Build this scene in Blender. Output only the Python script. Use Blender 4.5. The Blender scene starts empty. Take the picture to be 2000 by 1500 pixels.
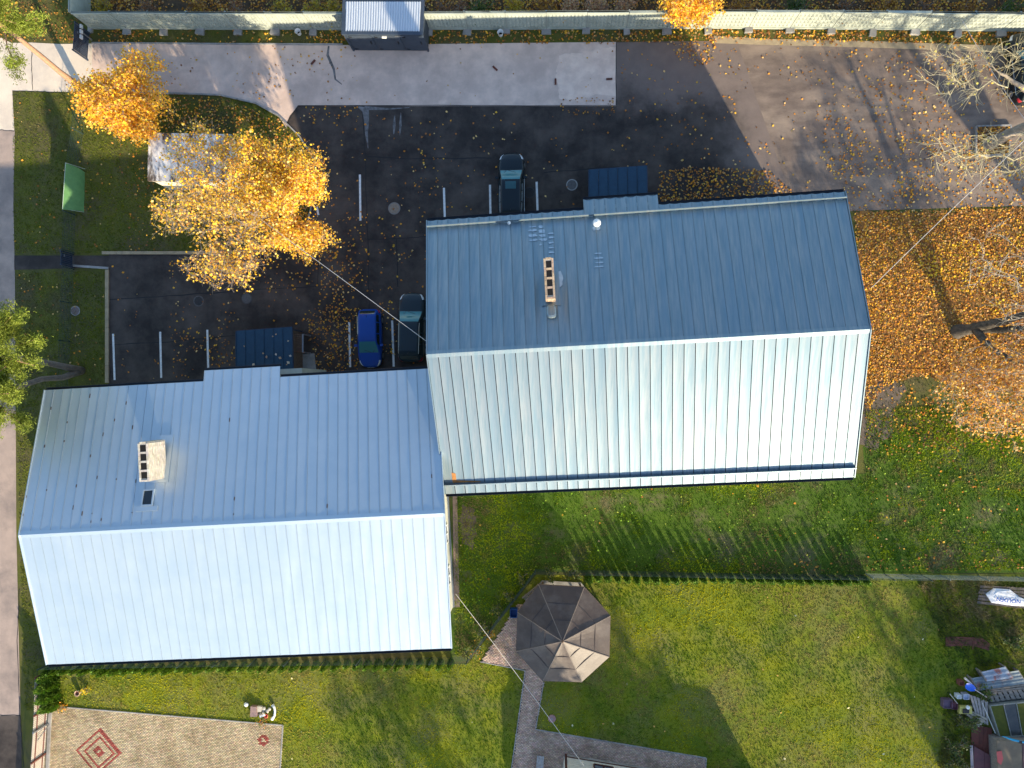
import bpy, math, random
import numpy as np
from mathutils import Matrix, Vector

# ------------------------------------------------------------------ camera, sky, sun, exposure
scene = bpy.context.scene
COL = scene.collection
F_PX, CAM_H = 1389.0, 50.0            # focal length in pixels of a 2000 px wide frame, flying height
NAD = (1090.0, 760.0)                 # where straight-down falls in the 2000 x 1500 frame
_n = np.array([NAD[0]-1000, -(NAD[1]-750), -F_PX]); _n /= np.linalg.norm(_n)
_Z = -_n
_X = np.array([1, 0, 0.0]) - _Z*_Z[0]; _X /= np.linalg.norm(_X)
_Y = np.cross(_Z, _X)
ROT = np.array([_X, _Y, _Z])
cam_d = bpy.data.cameras.new('camera')
cam_d.sensor_width = 36.0
cam_d.lens = 36.0*F_PX/2000.0
cam_d.clip_end = 3000
cam = bpy.data.objects.new('camera', cam_d)
COL.objects.link(cam)
cam.matrix_world = Matrix.Translation((0, 0, CAM_H)) @ Matrix([list(r) for r in ROT]).to_4x4()
scene.camera = cam

SUN_EL, SUN_AZ = math.radians(18.9), math.radians(28)     # azimuth: from image-down (south) towards the right (east)
SUN_DIR = Vector((math.sin(SUN_AZ)*math.cos(SUN_EL), -math.cos(SUN_AZ)*math.cos(SUN_EL), math.sin(SUN_EL)))
world = bpy.data.worlds.new('World')
scene.world = world
world.use_nodes = True
wn = world.node_tree
for n in list(wn.nodes): wn.nodes.remove(n)
sky = wn.nodes.new('ShaderNodeTexSky')
sky.sky_type = 'NISHITA'
sky.sun_disc = False
sky.sun_elevation = SUN_EL
sky.sun_rotation = math.atan2(SUN_DIR.x, SUN_DIR.y)
sky.air_density = 1.0
sky.dust_density = 0.7
sky.ozone_density = 1.7
bg = wn.nodes.new('ShaderNodeBackground')
bg.inputs['Strength'].default_value = 0.15
wo = wn.nodes.new('ShaderNodeOutputWorld')
wn.links.new(sky.outputs[0], bg.inputs[0])
wn.links.new(bg.outputs[0], wo.inputs[0])
sl = bpy.data.lights.new('sun', 'SUN')
sl.energy = 4.2
sl.angle = math.radians(0.7)
sl.color = (1.0, 0.845, 0.60)
so = bpy.data.objects.new('sun', sl)
COL.objects.link(so)
so.rotation_euler = SUN_DIR.to_track_quat('Z', 'Y').to_euler()
scene.view_settings.view_transform = 'Standard'
scene.view_settings.look = 'None'
scene.view_settings.gamma = 1.0
scene.view_settings.use_curve_mapping = False
scene.view_settings.exposure = 1.3
scene.cycles.max_bounces = 6
scene.cycles.transparent_max_bounces = 8
scene.cycles.use_denoising = True

# ------------------------------------------------------------------ helpers
rng = np.random.default_rng(11)
random.seed(11)


def G(px, py, z=0.0):
    """World point at height z seen at pixel (px, py) of the 2000 x 1500 frame."""
    d = ROT @ np.array([px-1000.0, 750.0-py, -F_PX])
    t = (z-CAM_H)/d[2]
    return np.array([0, 0, CAM_H]) + t*d


def P(p, z=0.0):
    return [G(x, y, z) for x, y in p]


def ordinal(k):
    w = ['first', 'second', 'third', 'fourth', 'fifth', 'sixth', 'seventh', 'eighth', 'ninth', 'tenth', 'eleventh', 'twelfth', 'thirteenth', 'fourteenth', 'fifteenth', 'sixteenth', 'seventeenth', 'eighteenth', 'nineteenth']
    if k <= 19: return w[k-1]
    t = {2: 'twent', 3: 'thirt', 4: 'fort'}[k//10]
    return t+'ieth' if k % 10 == 0 else t+'y-'+w[k % 10-1]


def ragged(px, amp=5.0, step=9.0, seed=1, closed=True):
    """Breaks the straight edges of a px outline into an uneven one."""
    r = random.Random(seed); out = []
    n = len(px)
    for i in range(n if closed else n-1):
        a, b = px[i], px[(i+1) % n]; L = math.hypot(b[0]-a[0], b[1]-a[1]); k = max(1, min(80, int(L/step)))
        for j in range(k):
            f = j/k; out.append((a[0]+(b[0]-a[0])*f+r.uniform(-amp, amp), a[1]+(b[1]-a[1])*f+r.uniform(-amp, amp)))
    return out


def nrm(v):
    v = np.asarray(v, float)
    return v/max(np.linalg.norm(v), 1e-9)


def wloc(o):
    l = np.zeros(3)
    while o is not None:
        l = l + np.array(o.location); o = o.parent
    return l


def tag(o, label=None, cat=None, group=None, kind=None):
    if label: o['label'] = label
    if cat: o['category'] = cat
    if group: o['group'] = group
    if kind: o['kind'] = kind
    return o


def thing(name, loc, label, cat, group=None):
    o = bpy.data.objects.new(name, None)
    o.empty_display_size = 0.3
    COL.objects.link(o)
    o.location = tuple(loc)
    return tag(o, label, cat, group)


def link_mesh(name, me, parent=None, loc=None):
    o = bpy.data.objects.new(name, me)
    COL.objects.link(o)
    if parent is not None:
        o.parent = parent
        o.location = (0, 0, 0) if loc is None else tuple(np.asarray(loc)-wloc(parent))
    elif loc is not None:
        o.location = tuple(loc)
    return o


def copy_tree(o, loc, parent=None, rz=None):
    c = o.copy(); COL.objects.link(c); c.parent = parent
    if parent is None:
        c.location = tuple(loc)
        if rz is not None: c.rotation_euler[2] = rz
    for ch in o.children:
        copy_tree(ch, None, c)
    return c


class MB:
    """Collects geometry in world coordinates; build() links it as one mesh object."""
    def __init__(s):
        s.v = []; s.f = []; s.c = None; s.M = None

    def add(s, verts, faces):
        b = len(s.v)
        if s.M is not None:
            verts = [tuple(s.M @ Vector(tuple(p))) for p in verts]
        s.v.extend([tuple(map(float, p)) for p in verts])
        s.f.extend([tuple(i+b for i in f) for f in faces])
        return s

    def box(s, c, size, rz=0.0, axes=None):
        hx, hy, hz = size[0]/2, size[1]/2, size[2]/2
        if axes is None:
            ax = np.array([math.cos(rz), math.sin(rz), 0]); ay = np.array([-math.sin(rz), math.cos(rz), 0]); az = np.array([0, 0, 1.0])
        else:
            ax, ay, az = [nrm(a) for a in axes]
        c = np.asarray(c, float)
        vs = [c+sx*hx*ax+sy*hy*ay+sz*hz*az for sz in (-1, 1) for sx, sy in ((-1, -1), (1, -1), (1, 1), (-1, 1))]
        return s.add(vs, [(3, 2, 1, 0), (4, 5, 6, 7), (0, 1, 5, 4), (1, 2, 6, 5), (2, 3, 7, 6), (3, 0, 4, 7)])

    def beam(s, a, b, w, h, up=(0, 0, 1)):
        a = np.asarray(a, float); b = np.asarray(b, float)
        d = b-a; L = np.linalg.norm(d); d = d/max(L, 1e-9)
        up = np.asarray(up, float)
        if abs(d@up) > 0.98: up = np.array([1.0, 0, 0])
        ay = nrm(np.cross(up, d)); az = np.cross(d, ay)
        return s.box((a+b)/2, (L, w, h), axes=(d, ay, az))

    def prism(s, poly, z0, z1):
        """poly: list of xy (or xyz); walls plus top and bottom."""
        n = len(poly)
        vs = [(p[0], p[1], z0) for p in poly]+[(p[0], p[1], z1) for p in poly]
        return s.add(vs, [tuple(range(n))[::-1], tuple(range(n, 2*n))]+[(i, (i+1) % n, n+(i+1) % n, n+i) for i in range(n)])

    def sheet(s, poly, z):
        return s.add([(p[0], p[1], z) for p in poly], [tuple(range(len(poly)))])

    def tube(s, pts, rad, n=6, cap=True):
        pts = [np.asarray(p, float) for p in pts]
        if np.isscalar(rad): rad = [rad]*len(pts)
        vs = []; fs = []
        ref = np.array([0.31, 0.17, 0.93])
        for i, p in enumerate(pts):
            d = nrm(pts[min(i+1, len(pts)-1)]-pts[max(i-1, 0)])
            if abs(d@ref) > 0.97: ref = np.array([0.9, 0.4, 0.1])
            a = nrm(np.cross(d, ref)); b = np.cross(d, a)
            for k in range(n):
                t = 2*math.pi*k/n
                vs.append(p+rad[i]*(math.cos(t)*a+math.sin(t)*b))
        for i in range(len(pts)-1):
            for k in range(n):
                k2 = (k+1) % n
                fs.append((i*n+k, i*n+k2, (i+1)*n+k2, (i+1)*n+k))
        if cap:
            fs.append(tuple(range(n))[::-1]); m = (len(pts)-1)*n
            fs.append(tuple(range(m, m+n)))
        return s.add(vs, fs)

    def lathe(s, c, prof, n=20, close=True):
        """prof: list of (radius, z) from bottom to top."""
        vs = []; fs = []
        for r, z in prof:
            for k in range(n):
                t = 2*math.pi*k/n
                vs.append((c[0]+r*math.cos(t), c[1]+r*math.sin(t), c[2]+z))
        for i in range(len(prof)-1):
            for k in range(n):
                fs.append((i*n+k, i*n+(k+1) % n, (i+1)*n+(k+1) % n, (i+1)*n+k))
        if close:
            fs.append(tuple(range(n))[::-1]); m = (len(prof)-1)*n
            fs.append(tuple(range(m, m+n)))
        return s.add(vs, fs)

    def grid(s, rows):
        """rows: list of equal-length point lists."""
        m = len(rows[0])
        vs = [p for r in rows for p in r]
        fs = [(i*m+j, i*m+j+1, (i+1)*m+j+1, (i+1)*m+j) for i in range(len(rows)-1) for j in range(m-1)]
        return s.add(vs, fs)

    def mesh(s, name, m, smooth=False, origin=(0, 0, 0), bevel=0):
        o = np.asarray(origin, float)
        me = bpy.data.meshes.new(name)
        me.from_pydata([tuple(np.array(p)-o) for p in s.v], [], s.f)
        me.update()
        if smooth: me.polygons.foreach_set('use_smooth', [True]*len(me.polygons))
        if m is not None: me.materials.append(m)
        return me

    def build(s, name, m, parent=None, smooth=False, loc=None, **tags):
        if parent is not None: org = wloc(parent)
        elif loc is not None: org = np.asarray(loc, float)
        else:
            a = np.array(s.v); org = np.array([a[:, 0].mean(), a[:, 1].mean(), a[:, 2].min()])
        me = s.mesh(name, m, smooth, org)
        o = link_mesh(name, me, parent, None if parent is not None else org)
        return tag(o, **tags)


def np_mesh(name, verts, tris, m, cols=None, smooth=False):
    """Fast triangle mesh from numpy arrays with an optional per-vertex colour 'Col'."""
    me = bpy.data.meshes.new(name)
    nv, nf = len(verts), len(tris)
    me.vertices.add(nv)
    me.vertices.foreach_set('co', np.asarray(verts, np.float32).ravel())
    me.loops.add(nf*3)
    me.loops.foreach_set('vertex_index', np.asarray(tris, np.int32).ravel())
    me.polygons.add(nf)
    me.polygons.foreach_set('loop_start', np.arange(0, nf*3, 3, dtype=np.int32))
    me.update(calc_edges=True)
    if cols is not None:
        ca = me.color_attributes.new('Col', 'FLOAT_COLOR', 'POINT')
        c4 = np.ones((nv, 4), np.float32); c4[:, :3] = cols
        ca.data.foreach_set('color', c4.ravel())
    if smooth: me.polygons.foreach_set('use_smooth', np.ones(nf, bool))
    me.materials.append(m)
    me.validate()
    return me


_h = np.random.default_rng(5).random((256, 256))


def vnoise(x, y):
    """Value noise 0..1 on arrays."""
    xi = np.floor(x).astype(int); yi = np.floor(y).astype(int)
    fx = x-xi; fy = y-yi
    fx = fx*fx*(3-2*fx); fy = fy*fy*(3-2*fy)
    a = _h[xi % 256, yi % 256]; b = _h[(xi+1) % 256, yi % 256]
    c = _h[xi % 256, (yi+1) % 256]; d = _h[(xi+1) % 256, (yi+1) % 256]
    return (a*(1-fx)+b*fx)*(1-fy)+(c*(1-fx)+d*fx)*fy


def in_poly(x, y, poly):
    r = np.zeros(len(x), bool)
    n = len(poly)
    for i in range(n):
        x1, y1 = poly[i][0], poly[i][1]; x2, y2 = poly[(i+1) % n][0], poly[(i+1) % n][1]
        if y1 == y2: continue
        c = ((y1 > y) != (y2 > y)) & (x < (x2-x1)*(y-y1)/(y2-y1)+x1)
        r ^= c
    return r


# ------------------------------------------------------------------ materials
MATS = {}


def lin(c):
    return tuple((v/255/12.92 if v/255 <= 0.04045 else ((v/255+0.055)/1.055)**2.4) for v in c)


def mat(name, c1, c2=None, scale=3.0, rough=0.8, metal=0.0, bump=0.0, bscale=None, stretch=(1, 1, 1), attr=False,
        c3=None, scale3=0.4, amt3=0.5, spec=0.4, detail=6.0, trans=0.0, coat=0.0, thr=(0.35, 0.65), thr3=(0.45, 0.62), rvar=0.0):
    if name in MATS: return MATS[name]
    m = bpy.data.materials.new(name)
    m.use_nodes = True
    t = m.node_tree; N = t.nodes; Lk = t.links
    b = N['Principled BSDF']
    b.inputs['Roughness'].default_value = rough
    b.inputs['Metallic'].default_value = metal
    b.inputs['Specular IOR Level'].default_value = spec
    b.inputs['Coat Weight'].default_value = coat
    b.inputs['Coat Roughness'].default_value = 0.06
    geo = N.new('ShaderNodeNewGeometry')
    mp = N.new('ShaderNodeMapping')
    mp.inputs['Scale'].default_value = stretch
    Lk.new(geo.outputs['Position'], mp.inputs[0])
    out = None
    if attr:
        at = N.new('ShaderNodeAttribute'); at.attribute_name = 'Col'
        out = at.outputs['Color']
    if c2 is not None:
        nz = N.new('ShaderNodeTexNoise')
        nz.inputs['Scale'].default_value = scale; nz.inputs['Detail'].default_value = detail; nz.inputs['Roughness'].default_value = 0.62
        Lk.new(mp.outputs[0], nz.inputs['Vector'])
        cr = N.new('ShaderNodeMapRange')
        cr.inputs['From Min'].default_value, cr.inputs['From Max'].default_value = thr
        Lk.new(nz.outputs['Fac'], cr.inputs[0])
        mx = N.new('ShaderNodeMix'); mx.data_type = 'RGBA'
        mx.inputs['A'].default_value = (*c1, 1); mx.inputs['B'].default_value = (*c2, 1)
        Lk.new(cr.outputs[0], mx.inputs['Factor'])
        col = mx.outputs['Result']
        if c3 is not None:
            n3 = N.new('ShaderNodeTexNoise'); n3.inputs['Scale'].default_value = scale3; n3.inputs['Detail'].default_value = 7; n3.inputs['Roughness'].default_value = 0.68
            Lk.new(mp.outputs[0], n3.inputs['Vector'])
            r3 = N.new('ShaderNodeMapRange'); r3.inputs['From Min'].default_value, r3.inputs['From Max'].default_value = thr3
            r3.inputs['To Max'].default_value = amt3
            Lk.new(n3.outputs['Fac'], r3.inputs[0])
            m3 = N.new('ShaderNodeMix'); m3.data_type = 'RGBA'
            m3.inputs['B'].default_value = (*c3, 1)
            Lk.new(col, m3.inputs['A']); Lk.new(r3.outputs[0], m3.inputs['Factor'])
            col = m3.outputs['Result']
        if out is not None:
            mu = N.new('ShaderNodeMix'); mu.data_type = 'RGBA'; mu.blend_type = 'MULTIPLY'; mu.inputs['Factor'].default_value = 1
            Lk.new(out, mu.inputs['A']); Lk.new(col, mu.inputs['B'])
            out = mu.outputs['Result']
        else:
            out = col
        if rvar:
            rr = N.new('ShaderNodeMapRange'); rr.inputs['To Min'].default_value = rough-rvar; rr.inputs['To Max'].default_value = rough+rvar
            Lk.new(nz.outputs['Fac'], rr.inputs[0]); Lk.new(rr.outputs[0], b.inputs['Roughness'])
    if out is not None: Lk.new(out, b.inputs['Base Color'])
    else: b.inputs['Base Color'].default_value = (*c1, 1)
    if bump:
        bz = N.new('ShaderNodeTexNoise'); bz.inputs['Scale'].default_value = bscale or scale*4; bz.inputs['Detail'].default_value = 5
        Lk.new(mp.outputs[0], bz.inputs['Vector'])
        bp = N.new('ShaderNodeBump'); bp.inputs['Strength'].default_value = bump; bp.inputs['Distance'].default_value = 0.05
        Lk.new(bz.outputs['Fac'], bp.inputs['Height']); Lk.new(bp.outputs[0], b.inputs['Normal'])
    if trans:
        tr = N.new('ShaderNodeBsdfTranslucent')
        if out is not None: Lk.new(out, tr.inputs['Color'])
        else: tr.inputs['Color'].default_value = (*c1, 1)
        ms = N.new('ShaderNodeMixShader'); ms.inputs[0].default_value = trans
        o = N['Material Output']
        Lk.new(b.outputs[0], ms.inputs[1]); Lk.new(tr.outputs[0], ms.inputs[2]); Lk.new(ms.outputs[0], o.inputs[0])
    MATS[name] = m
    return m


W1 = (1, 1, 1)
M_LEAF = mat('leaf', W1, attr=True, rough=0.55, trans=0.35, spec=0.25)
M_LITTER = mat('leaf_litter', W1, attr=True, rough=0.7, trans=0.12, spec=0.2)
M_GRASS = mat('grass_blade', W1, attr=True, rough=0.7, trans=0.25, spec=0.2)
M_BARK = mat('bark_pale', (.30, .27, .23), (.17, .15, .12), 6, .9, bump=.5, bscale=20)
M_BARKD = mat('bark_dark', (.10, .085, .07), (.045, .04, .033), 5, .95, bump=.7, bscale=16)
M_BARKP = mat('bark_pine', (.42, .24, .14), (.30, .18, .12), 5, .9, bump=.5, bscale=14)
M_CONC = mat('concrete', (.36, .35, .33), (.25, .24, .225), 1.6, .9, bump=.25, bscale=30, c3=(.17, .16, .145), scale3=.5, amt3=.6)
M_METAL = mat('grey_metal', (.33, .34, .36), (.25, .26, .28), 4, .42, metal=.6)
M_WHITE = mat('white_paint', (.78, .78, .76), (.66, .66, .63), 6, .6)
M_BLACK = mat('black_plastic', (.012, .012, .013), rough=.55)
M_WOOD = mat('grey_wood', (.27, .235, .195), (.16, .135, .11), 5, .9, bump=.4, bscale=25, stretch=(1, 4, 1))
M_GLASS = mat('dark_glass', (.012, .02, .024), rough=.06, spec=.7)
M_NAVY = mat('navy_paint', (.018, .03, .055), (.03, .045, .075), 3, .45, bump=.05)
M_RUST = mat('rusty_red', (.16, .045, .03), (.09, .035, .026), 3, .85, bump=.2)
M_RED = mat('red_paint', (.30, .035, .03), (.20, .03, .025), 4, .6)
M_WIREG = mat('green_wire', (.03, .055, .05), rough=.6)
# ------------------------------------------------------------------ ground, roads, lawns
M_SOIL = mat('lawn_soil', (.11, .11, .016), (.075, .085, .011), .9, 1, bump=.6, bscale=18, c3=(.085, .068, .036), scale3=.35, amt3=.7)
M_GARDEN = mat('garden_turf', (.19, .20, .006), (.10, .14, .005), .55, 1, bump=.6, bscale=18, c3=(.15, .13, .05), scale3=.3, amt3=.55)
M_YARD = mat('yard_turf', (.065, .115, .006), (.042, .085, .004), .8, 1, bump=.6, bscale=18, c3=(.12, .10, .055), scale3=.33, amt3=.75, thr3=(.52, .66))
M_LOT = mat('dark_asphalt', (.024, .0185, .0165), (.04, .032, .028), 1.2, .82, bump=.25, bscale=60, c3=(.115, .09, .074), scale3=.26, amt3=.9, thr3=(.43, .70), spec=.3)
M_ASPH = mat('worn_asphalt', (.215, .162, .128), (.12, .09, .074), .8, .9, bump=.25, bscale=60, c3=(.31, .24, .18), scale3=.3, amt3=.75, thr3=(.50, .68), stretch=(.6, 1.3, 1))
M_STREET = mat('street_asphalt', (.42, .315, .255), (.34, .26, .215), 1.0, .92, bump=.2, bscale=60, c3=(.10, .09, .088), scale3=.3, amt3=.45)
M_ROADC = mat('pale_concrete_road', (.72, .545, .44), (.54, .41, .335), .9, .92, bump=.2, bscale=50, c3=(.46, .345, .285), scale3=.3, amt3=.6, thr3=(.47, .62))
M_PATCH = mat('pale_concrete_patch', (.78, .61, .49), (.68, .51, .41), 1.5, .92, bump=.2, bscale=50, c3=(.56, .42, .34), scale3=.9, amt3=.6)
M_ROADL = mat('light_concrete', (.74, .62, .48), (.66, .55, .43), .9, .92, bump=.2, bscale=50, c3=(.50, .42, .35), scale3=.3, amt3=.6)
M_SAND = mat('sandy_kerb', (.40, .31, .19), (.28, .22, .14), 2.5, .95, bump=.3, bscale=30)
M_TAR = mat('tar_seam', (.011, .011, .012), rough=.75)
M_DIRT = mat('bare_dirt', (.15, .115, .088), (.095, .078, .06), 1.6, 1, bump=.5, bscale=25)
M_LINE = mat('line_paint', (.74, .73, .70), (.50, .49, .47), 5, .7, thr=(.42, .75))
M_TRAIL = mat('pale_spill', (.21, .20, .20), (.08, .077, .076), 2.2, .9, thr=(.35, .6))

SC = 1  # px polygons below are ground points


def structure(name, px, z, m):
    b = MB().sheet(P(px), z)
    return b.build(name, m, loc=(0, 0, 0), kind='structure')


g = MB(); R_ = 900.0
g.add([(-R_, -R_, -.012), (R_, -R_, -.012), (R_, R_, -.012), (-R_, R_, -.012)], [(0, 1, 2, 3)])
ground = g.build('ground', M_SOIL, loc=(0, 0, 0), kind='structure')

GARDEN = [(75, 1306), (560, 1300), (915, 1296), (960, 1232), (1048, 1122), (1500, 1128), (1800, 1122), (2300, 1118), (2300, 1800), (60, 1800)]
YARD = [(880, 950), (1690, 925), (1690, 860), (1760, 860), (2300, 850), (2300, 1116), (1800, 1120), (1500, 1126), (1048, 1116), (955, 1232), (912, 1292), (880, 1292)]
FRONT = [(24, 178), (120, 178), (330, 184), (430, 187), (500, 203), (545, 228), (585, 268), (612, 312), (618, 360), (600, 430), (560, 480), (345, 494), (215, 494), (28, 496)]
structure('garden_lawn', GARDEN, -.004, M_GARDEN)
structure('yard_lawn', YARD[:2]+ragged([(1690, 872), (1760, 840), (1850, 868), (1950, 850), (2060, 862)], 9, 8, 3, False)+YARD[4:], -.004, M_YARD)
structure('woodland_floor', [(186, 50), (2300, 50), (2300, -700), (186, -700)], -.003, mat('woodland_soil', (.10, .06, .03), (.05, .035, .02), 2.5, 1, bump=.5, c3=(.17, .09, .03), scale3=1.2, amt3=.6))
STREET = [(-700, 250), (29, 255), (26, 400), (29, 520), (32, 1040), (40, 1390), (44, 1800), (-700, 1800)]
structure('street', STREET, .004, M_STREET)
structure('street_patch', [(-10, 1398), (40, 1398), (42, 1450), (48, 1800), (-10, 1800)], .008, M_LOT)
structure('street_junction', [(-700, 60), (-20, 62), (22, 84), (60, 83), (118, 86), (180, 85), (180, 180), (24, 178), (28, 255), (-700, 250)], .004, M_ROADL)
TOPROAD = [(180, 85), (420, 87), (690, 88), (1000, 84), (1203, 82), (1203, 207), (582, 207), (566, 226), (560, 252), (545, 228), (500, 203), (430, 187), (330, 184), (180, 180)]
top_road = structure('concrete_road', TOPROAD, .004, M_ROADC)
structure('pale_road_patch', [(1203, 92), (1203, 188)]+ragged([(1165, 186), (1130, 197), (1092, 194), (1086, 150), (1092, 108), (1203, 92)], 2.5, 5, 4, False), .0095, M_PATCH)  # paler ragged area of the concrete road
LOT = [(582, 207), (1203, 207), (1203, 420), (1700, 420), (1700, 360), (1560, 372), (1530, 372), (1450, 250), (1203, 200), (1203, 207), (1203, 420),
       (900, 440), (900, 760), (90, 780), (213, 748), (213, 497), (345, 497), (560, 483), (602, 432), (621, 360), (615, 312), (588, 267), (560, 240), (566, 226)]
LOT = [(582, 207), (1203, 207), (1210, 207), (1210, 440), (880, 470), (880, 790), (213, 790), (213, 497), (345, 497), (560, 483),
       (602, 432), (621, 360), (615, 312), (588, 267), (560, 240), (566, 226)]
lot = structure('parking_lot', LOT, .004, M_LOT)


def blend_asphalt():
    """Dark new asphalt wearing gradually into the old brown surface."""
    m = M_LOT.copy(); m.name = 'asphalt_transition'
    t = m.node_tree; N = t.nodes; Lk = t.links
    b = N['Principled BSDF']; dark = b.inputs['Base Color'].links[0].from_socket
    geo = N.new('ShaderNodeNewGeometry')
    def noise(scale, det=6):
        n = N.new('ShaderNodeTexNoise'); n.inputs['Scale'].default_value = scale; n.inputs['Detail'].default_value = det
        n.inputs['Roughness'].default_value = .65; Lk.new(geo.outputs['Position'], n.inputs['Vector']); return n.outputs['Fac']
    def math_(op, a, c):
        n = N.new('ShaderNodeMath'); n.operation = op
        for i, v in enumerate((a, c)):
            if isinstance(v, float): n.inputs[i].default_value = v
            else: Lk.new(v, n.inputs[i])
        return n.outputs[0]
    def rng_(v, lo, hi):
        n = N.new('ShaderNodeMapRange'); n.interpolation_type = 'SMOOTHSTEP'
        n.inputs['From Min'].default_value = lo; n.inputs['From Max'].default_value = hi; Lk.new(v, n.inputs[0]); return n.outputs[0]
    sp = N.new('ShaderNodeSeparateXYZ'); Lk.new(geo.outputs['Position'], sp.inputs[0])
    a, c = G(1505, 350), G(1400, 100); d = nrm(c-a); nx, ny = float(d[1]), float(-d[0])  # building's shadow edge, painted in as the dark tone's right limit
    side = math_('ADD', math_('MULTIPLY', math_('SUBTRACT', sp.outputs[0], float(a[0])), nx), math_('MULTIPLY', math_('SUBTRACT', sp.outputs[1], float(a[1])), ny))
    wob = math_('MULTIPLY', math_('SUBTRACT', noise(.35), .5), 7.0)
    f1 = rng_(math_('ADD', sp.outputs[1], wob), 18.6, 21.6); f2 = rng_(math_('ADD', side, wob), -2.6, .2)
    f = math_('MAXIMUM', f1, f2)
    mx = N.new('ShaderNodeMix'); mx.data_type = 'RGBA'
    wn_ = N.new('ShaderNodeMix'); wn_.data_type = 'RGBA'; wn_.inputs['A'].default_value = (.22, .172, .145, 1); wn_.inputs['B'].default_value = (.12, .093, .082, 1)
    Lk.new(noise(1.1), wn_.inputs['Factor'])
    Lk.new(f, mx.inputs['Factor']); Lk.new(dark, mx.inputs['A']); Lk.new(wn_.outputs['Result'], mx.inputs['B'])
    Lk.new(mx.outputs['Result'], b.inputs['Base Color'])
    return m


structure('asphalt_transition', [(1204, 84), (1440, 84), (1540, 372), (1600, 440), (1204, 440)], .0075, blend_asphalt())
RIGHT = [(1203, 82), (1385, 80), (1400, 84), (1700, 92), (2000, 103), (2400, 112), (2400, 398), (2000, 402), (1665, 412), (1600, 420), (1510, 372), (1480, 335), (1200, 400), (1200, 206), (1250, 206), (1203, 206)]
structure('worn_asphalt_yard', RIGHT, .0035, M_ASPH)
structure('footpath', [(28, 499), (213, 499), (213, 523), (140, 524), (28, 527)], .004, M_LOT)
structure('bare_soil', ragged([(1684, 760), (1720, 742), (1768, 752), (1752, 800), (1738, 850), (1710, 880), (1682, 862)], 6, 6, 5), .003, M_DIRT)
structure('bare_soil', ragged([(900, 985), (925, 990), (930, 1040), (920, 1075), (905, 1060), (898, 1020)], 4, 5, 6), .003, M_DIRT)
structure('leaf_covered_ground', ragged([(1670, 416), (2190, 402), (2190, 720), (1960, 752), (1900, 762), (1800, 732), (1745, 740), (1692, 790), (1684, 640)], 7, 8, 8), -.002, mat('leaf_mat', (.34, .17, .045), (.20, .095, .03), 5, 1, bump=.5, bscale=14))
structure('gravel_apron', [(884, 962), (893, 962), (898, 1186), (887, 1186)], .02, mat('pebbles', (.34, .24, .18), (.17, .13, .11), 14, .95, bump=.7, bscale=40))
structure('sandy_strip', [(1385, 69), (1500, 76), (1700, 80), (2000, 91), (2400, 100), (2400, 113), (2000, 104), (1700, 93), (1500, 88), (1388, 84)], .008, M_SAND)


def kerb(px_pts, w, h, m, name='kerb'):
    b = MB(); pts = P(px_pts)
    for a, c in zip(pts[:-1], pts[1:]):
        n = max(1, int(np.linalg.norm(c-a)/1.0))
        for i in range(n):
            p = a+(c-a)*(i+.006)/n; q = a+(c-a)*(i+.994)/n
            b.beam(p+np.array([0, 0, h/2]), q+np.array([0, 0, h/2]), w, h)
    return b


kerb([(210, 527), (210, 600), (210, 680), (210, 748)], .26, .10, None).build('kerb', M_SAND, loc=(0, 0, 0), kind='structure')
kerb([(213, 524), (142, 519)], .16, .10, None).build('kerb', M_CONC, loc=(0, 0, 0), kind='structure')
kerb([(200, 494), (345, 494), (470, 492)], .22, .09, None).build('kerb', M_SAND, loc=(0, 0, 0), kind='structure')
kerb([(330, 182), (430, 186), (500, 202), (545, 227), (586, 267), (613, 311), (620, 360), (602, 430)], .10, .10, None).build('kerb', M_CONC, loc=(0, 0, 0), kind='structure')
kerb([(180, 84), (420, 86), (670, 87)], .10, .08, None).build('kerb', M_CONC, loc=(0, 0, 0), kind='structure')


def strip(pts, w, z, name, m, parent):
    """A flat band along px points."""
    w3 = [G(*p) for p in pts]; L = []; R = []
    for i, p in enumerate(w3):
        d = nrm(w3[min(i+1, len(w3)-1)]-w3[max(i-1, 0)]); n = np.array([-d[1], d[0], 0])
        k = w[i] if isinstance(w, (list, tuple)) else w
        L.append(p+n*k/2); R.append(p-n*k/2)
    b = MB().grid([[(p[0], p[1], z) for p in L], [(p[0], p[1], z) for p in R]])
    return b.build(name, m, parent)


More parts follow.
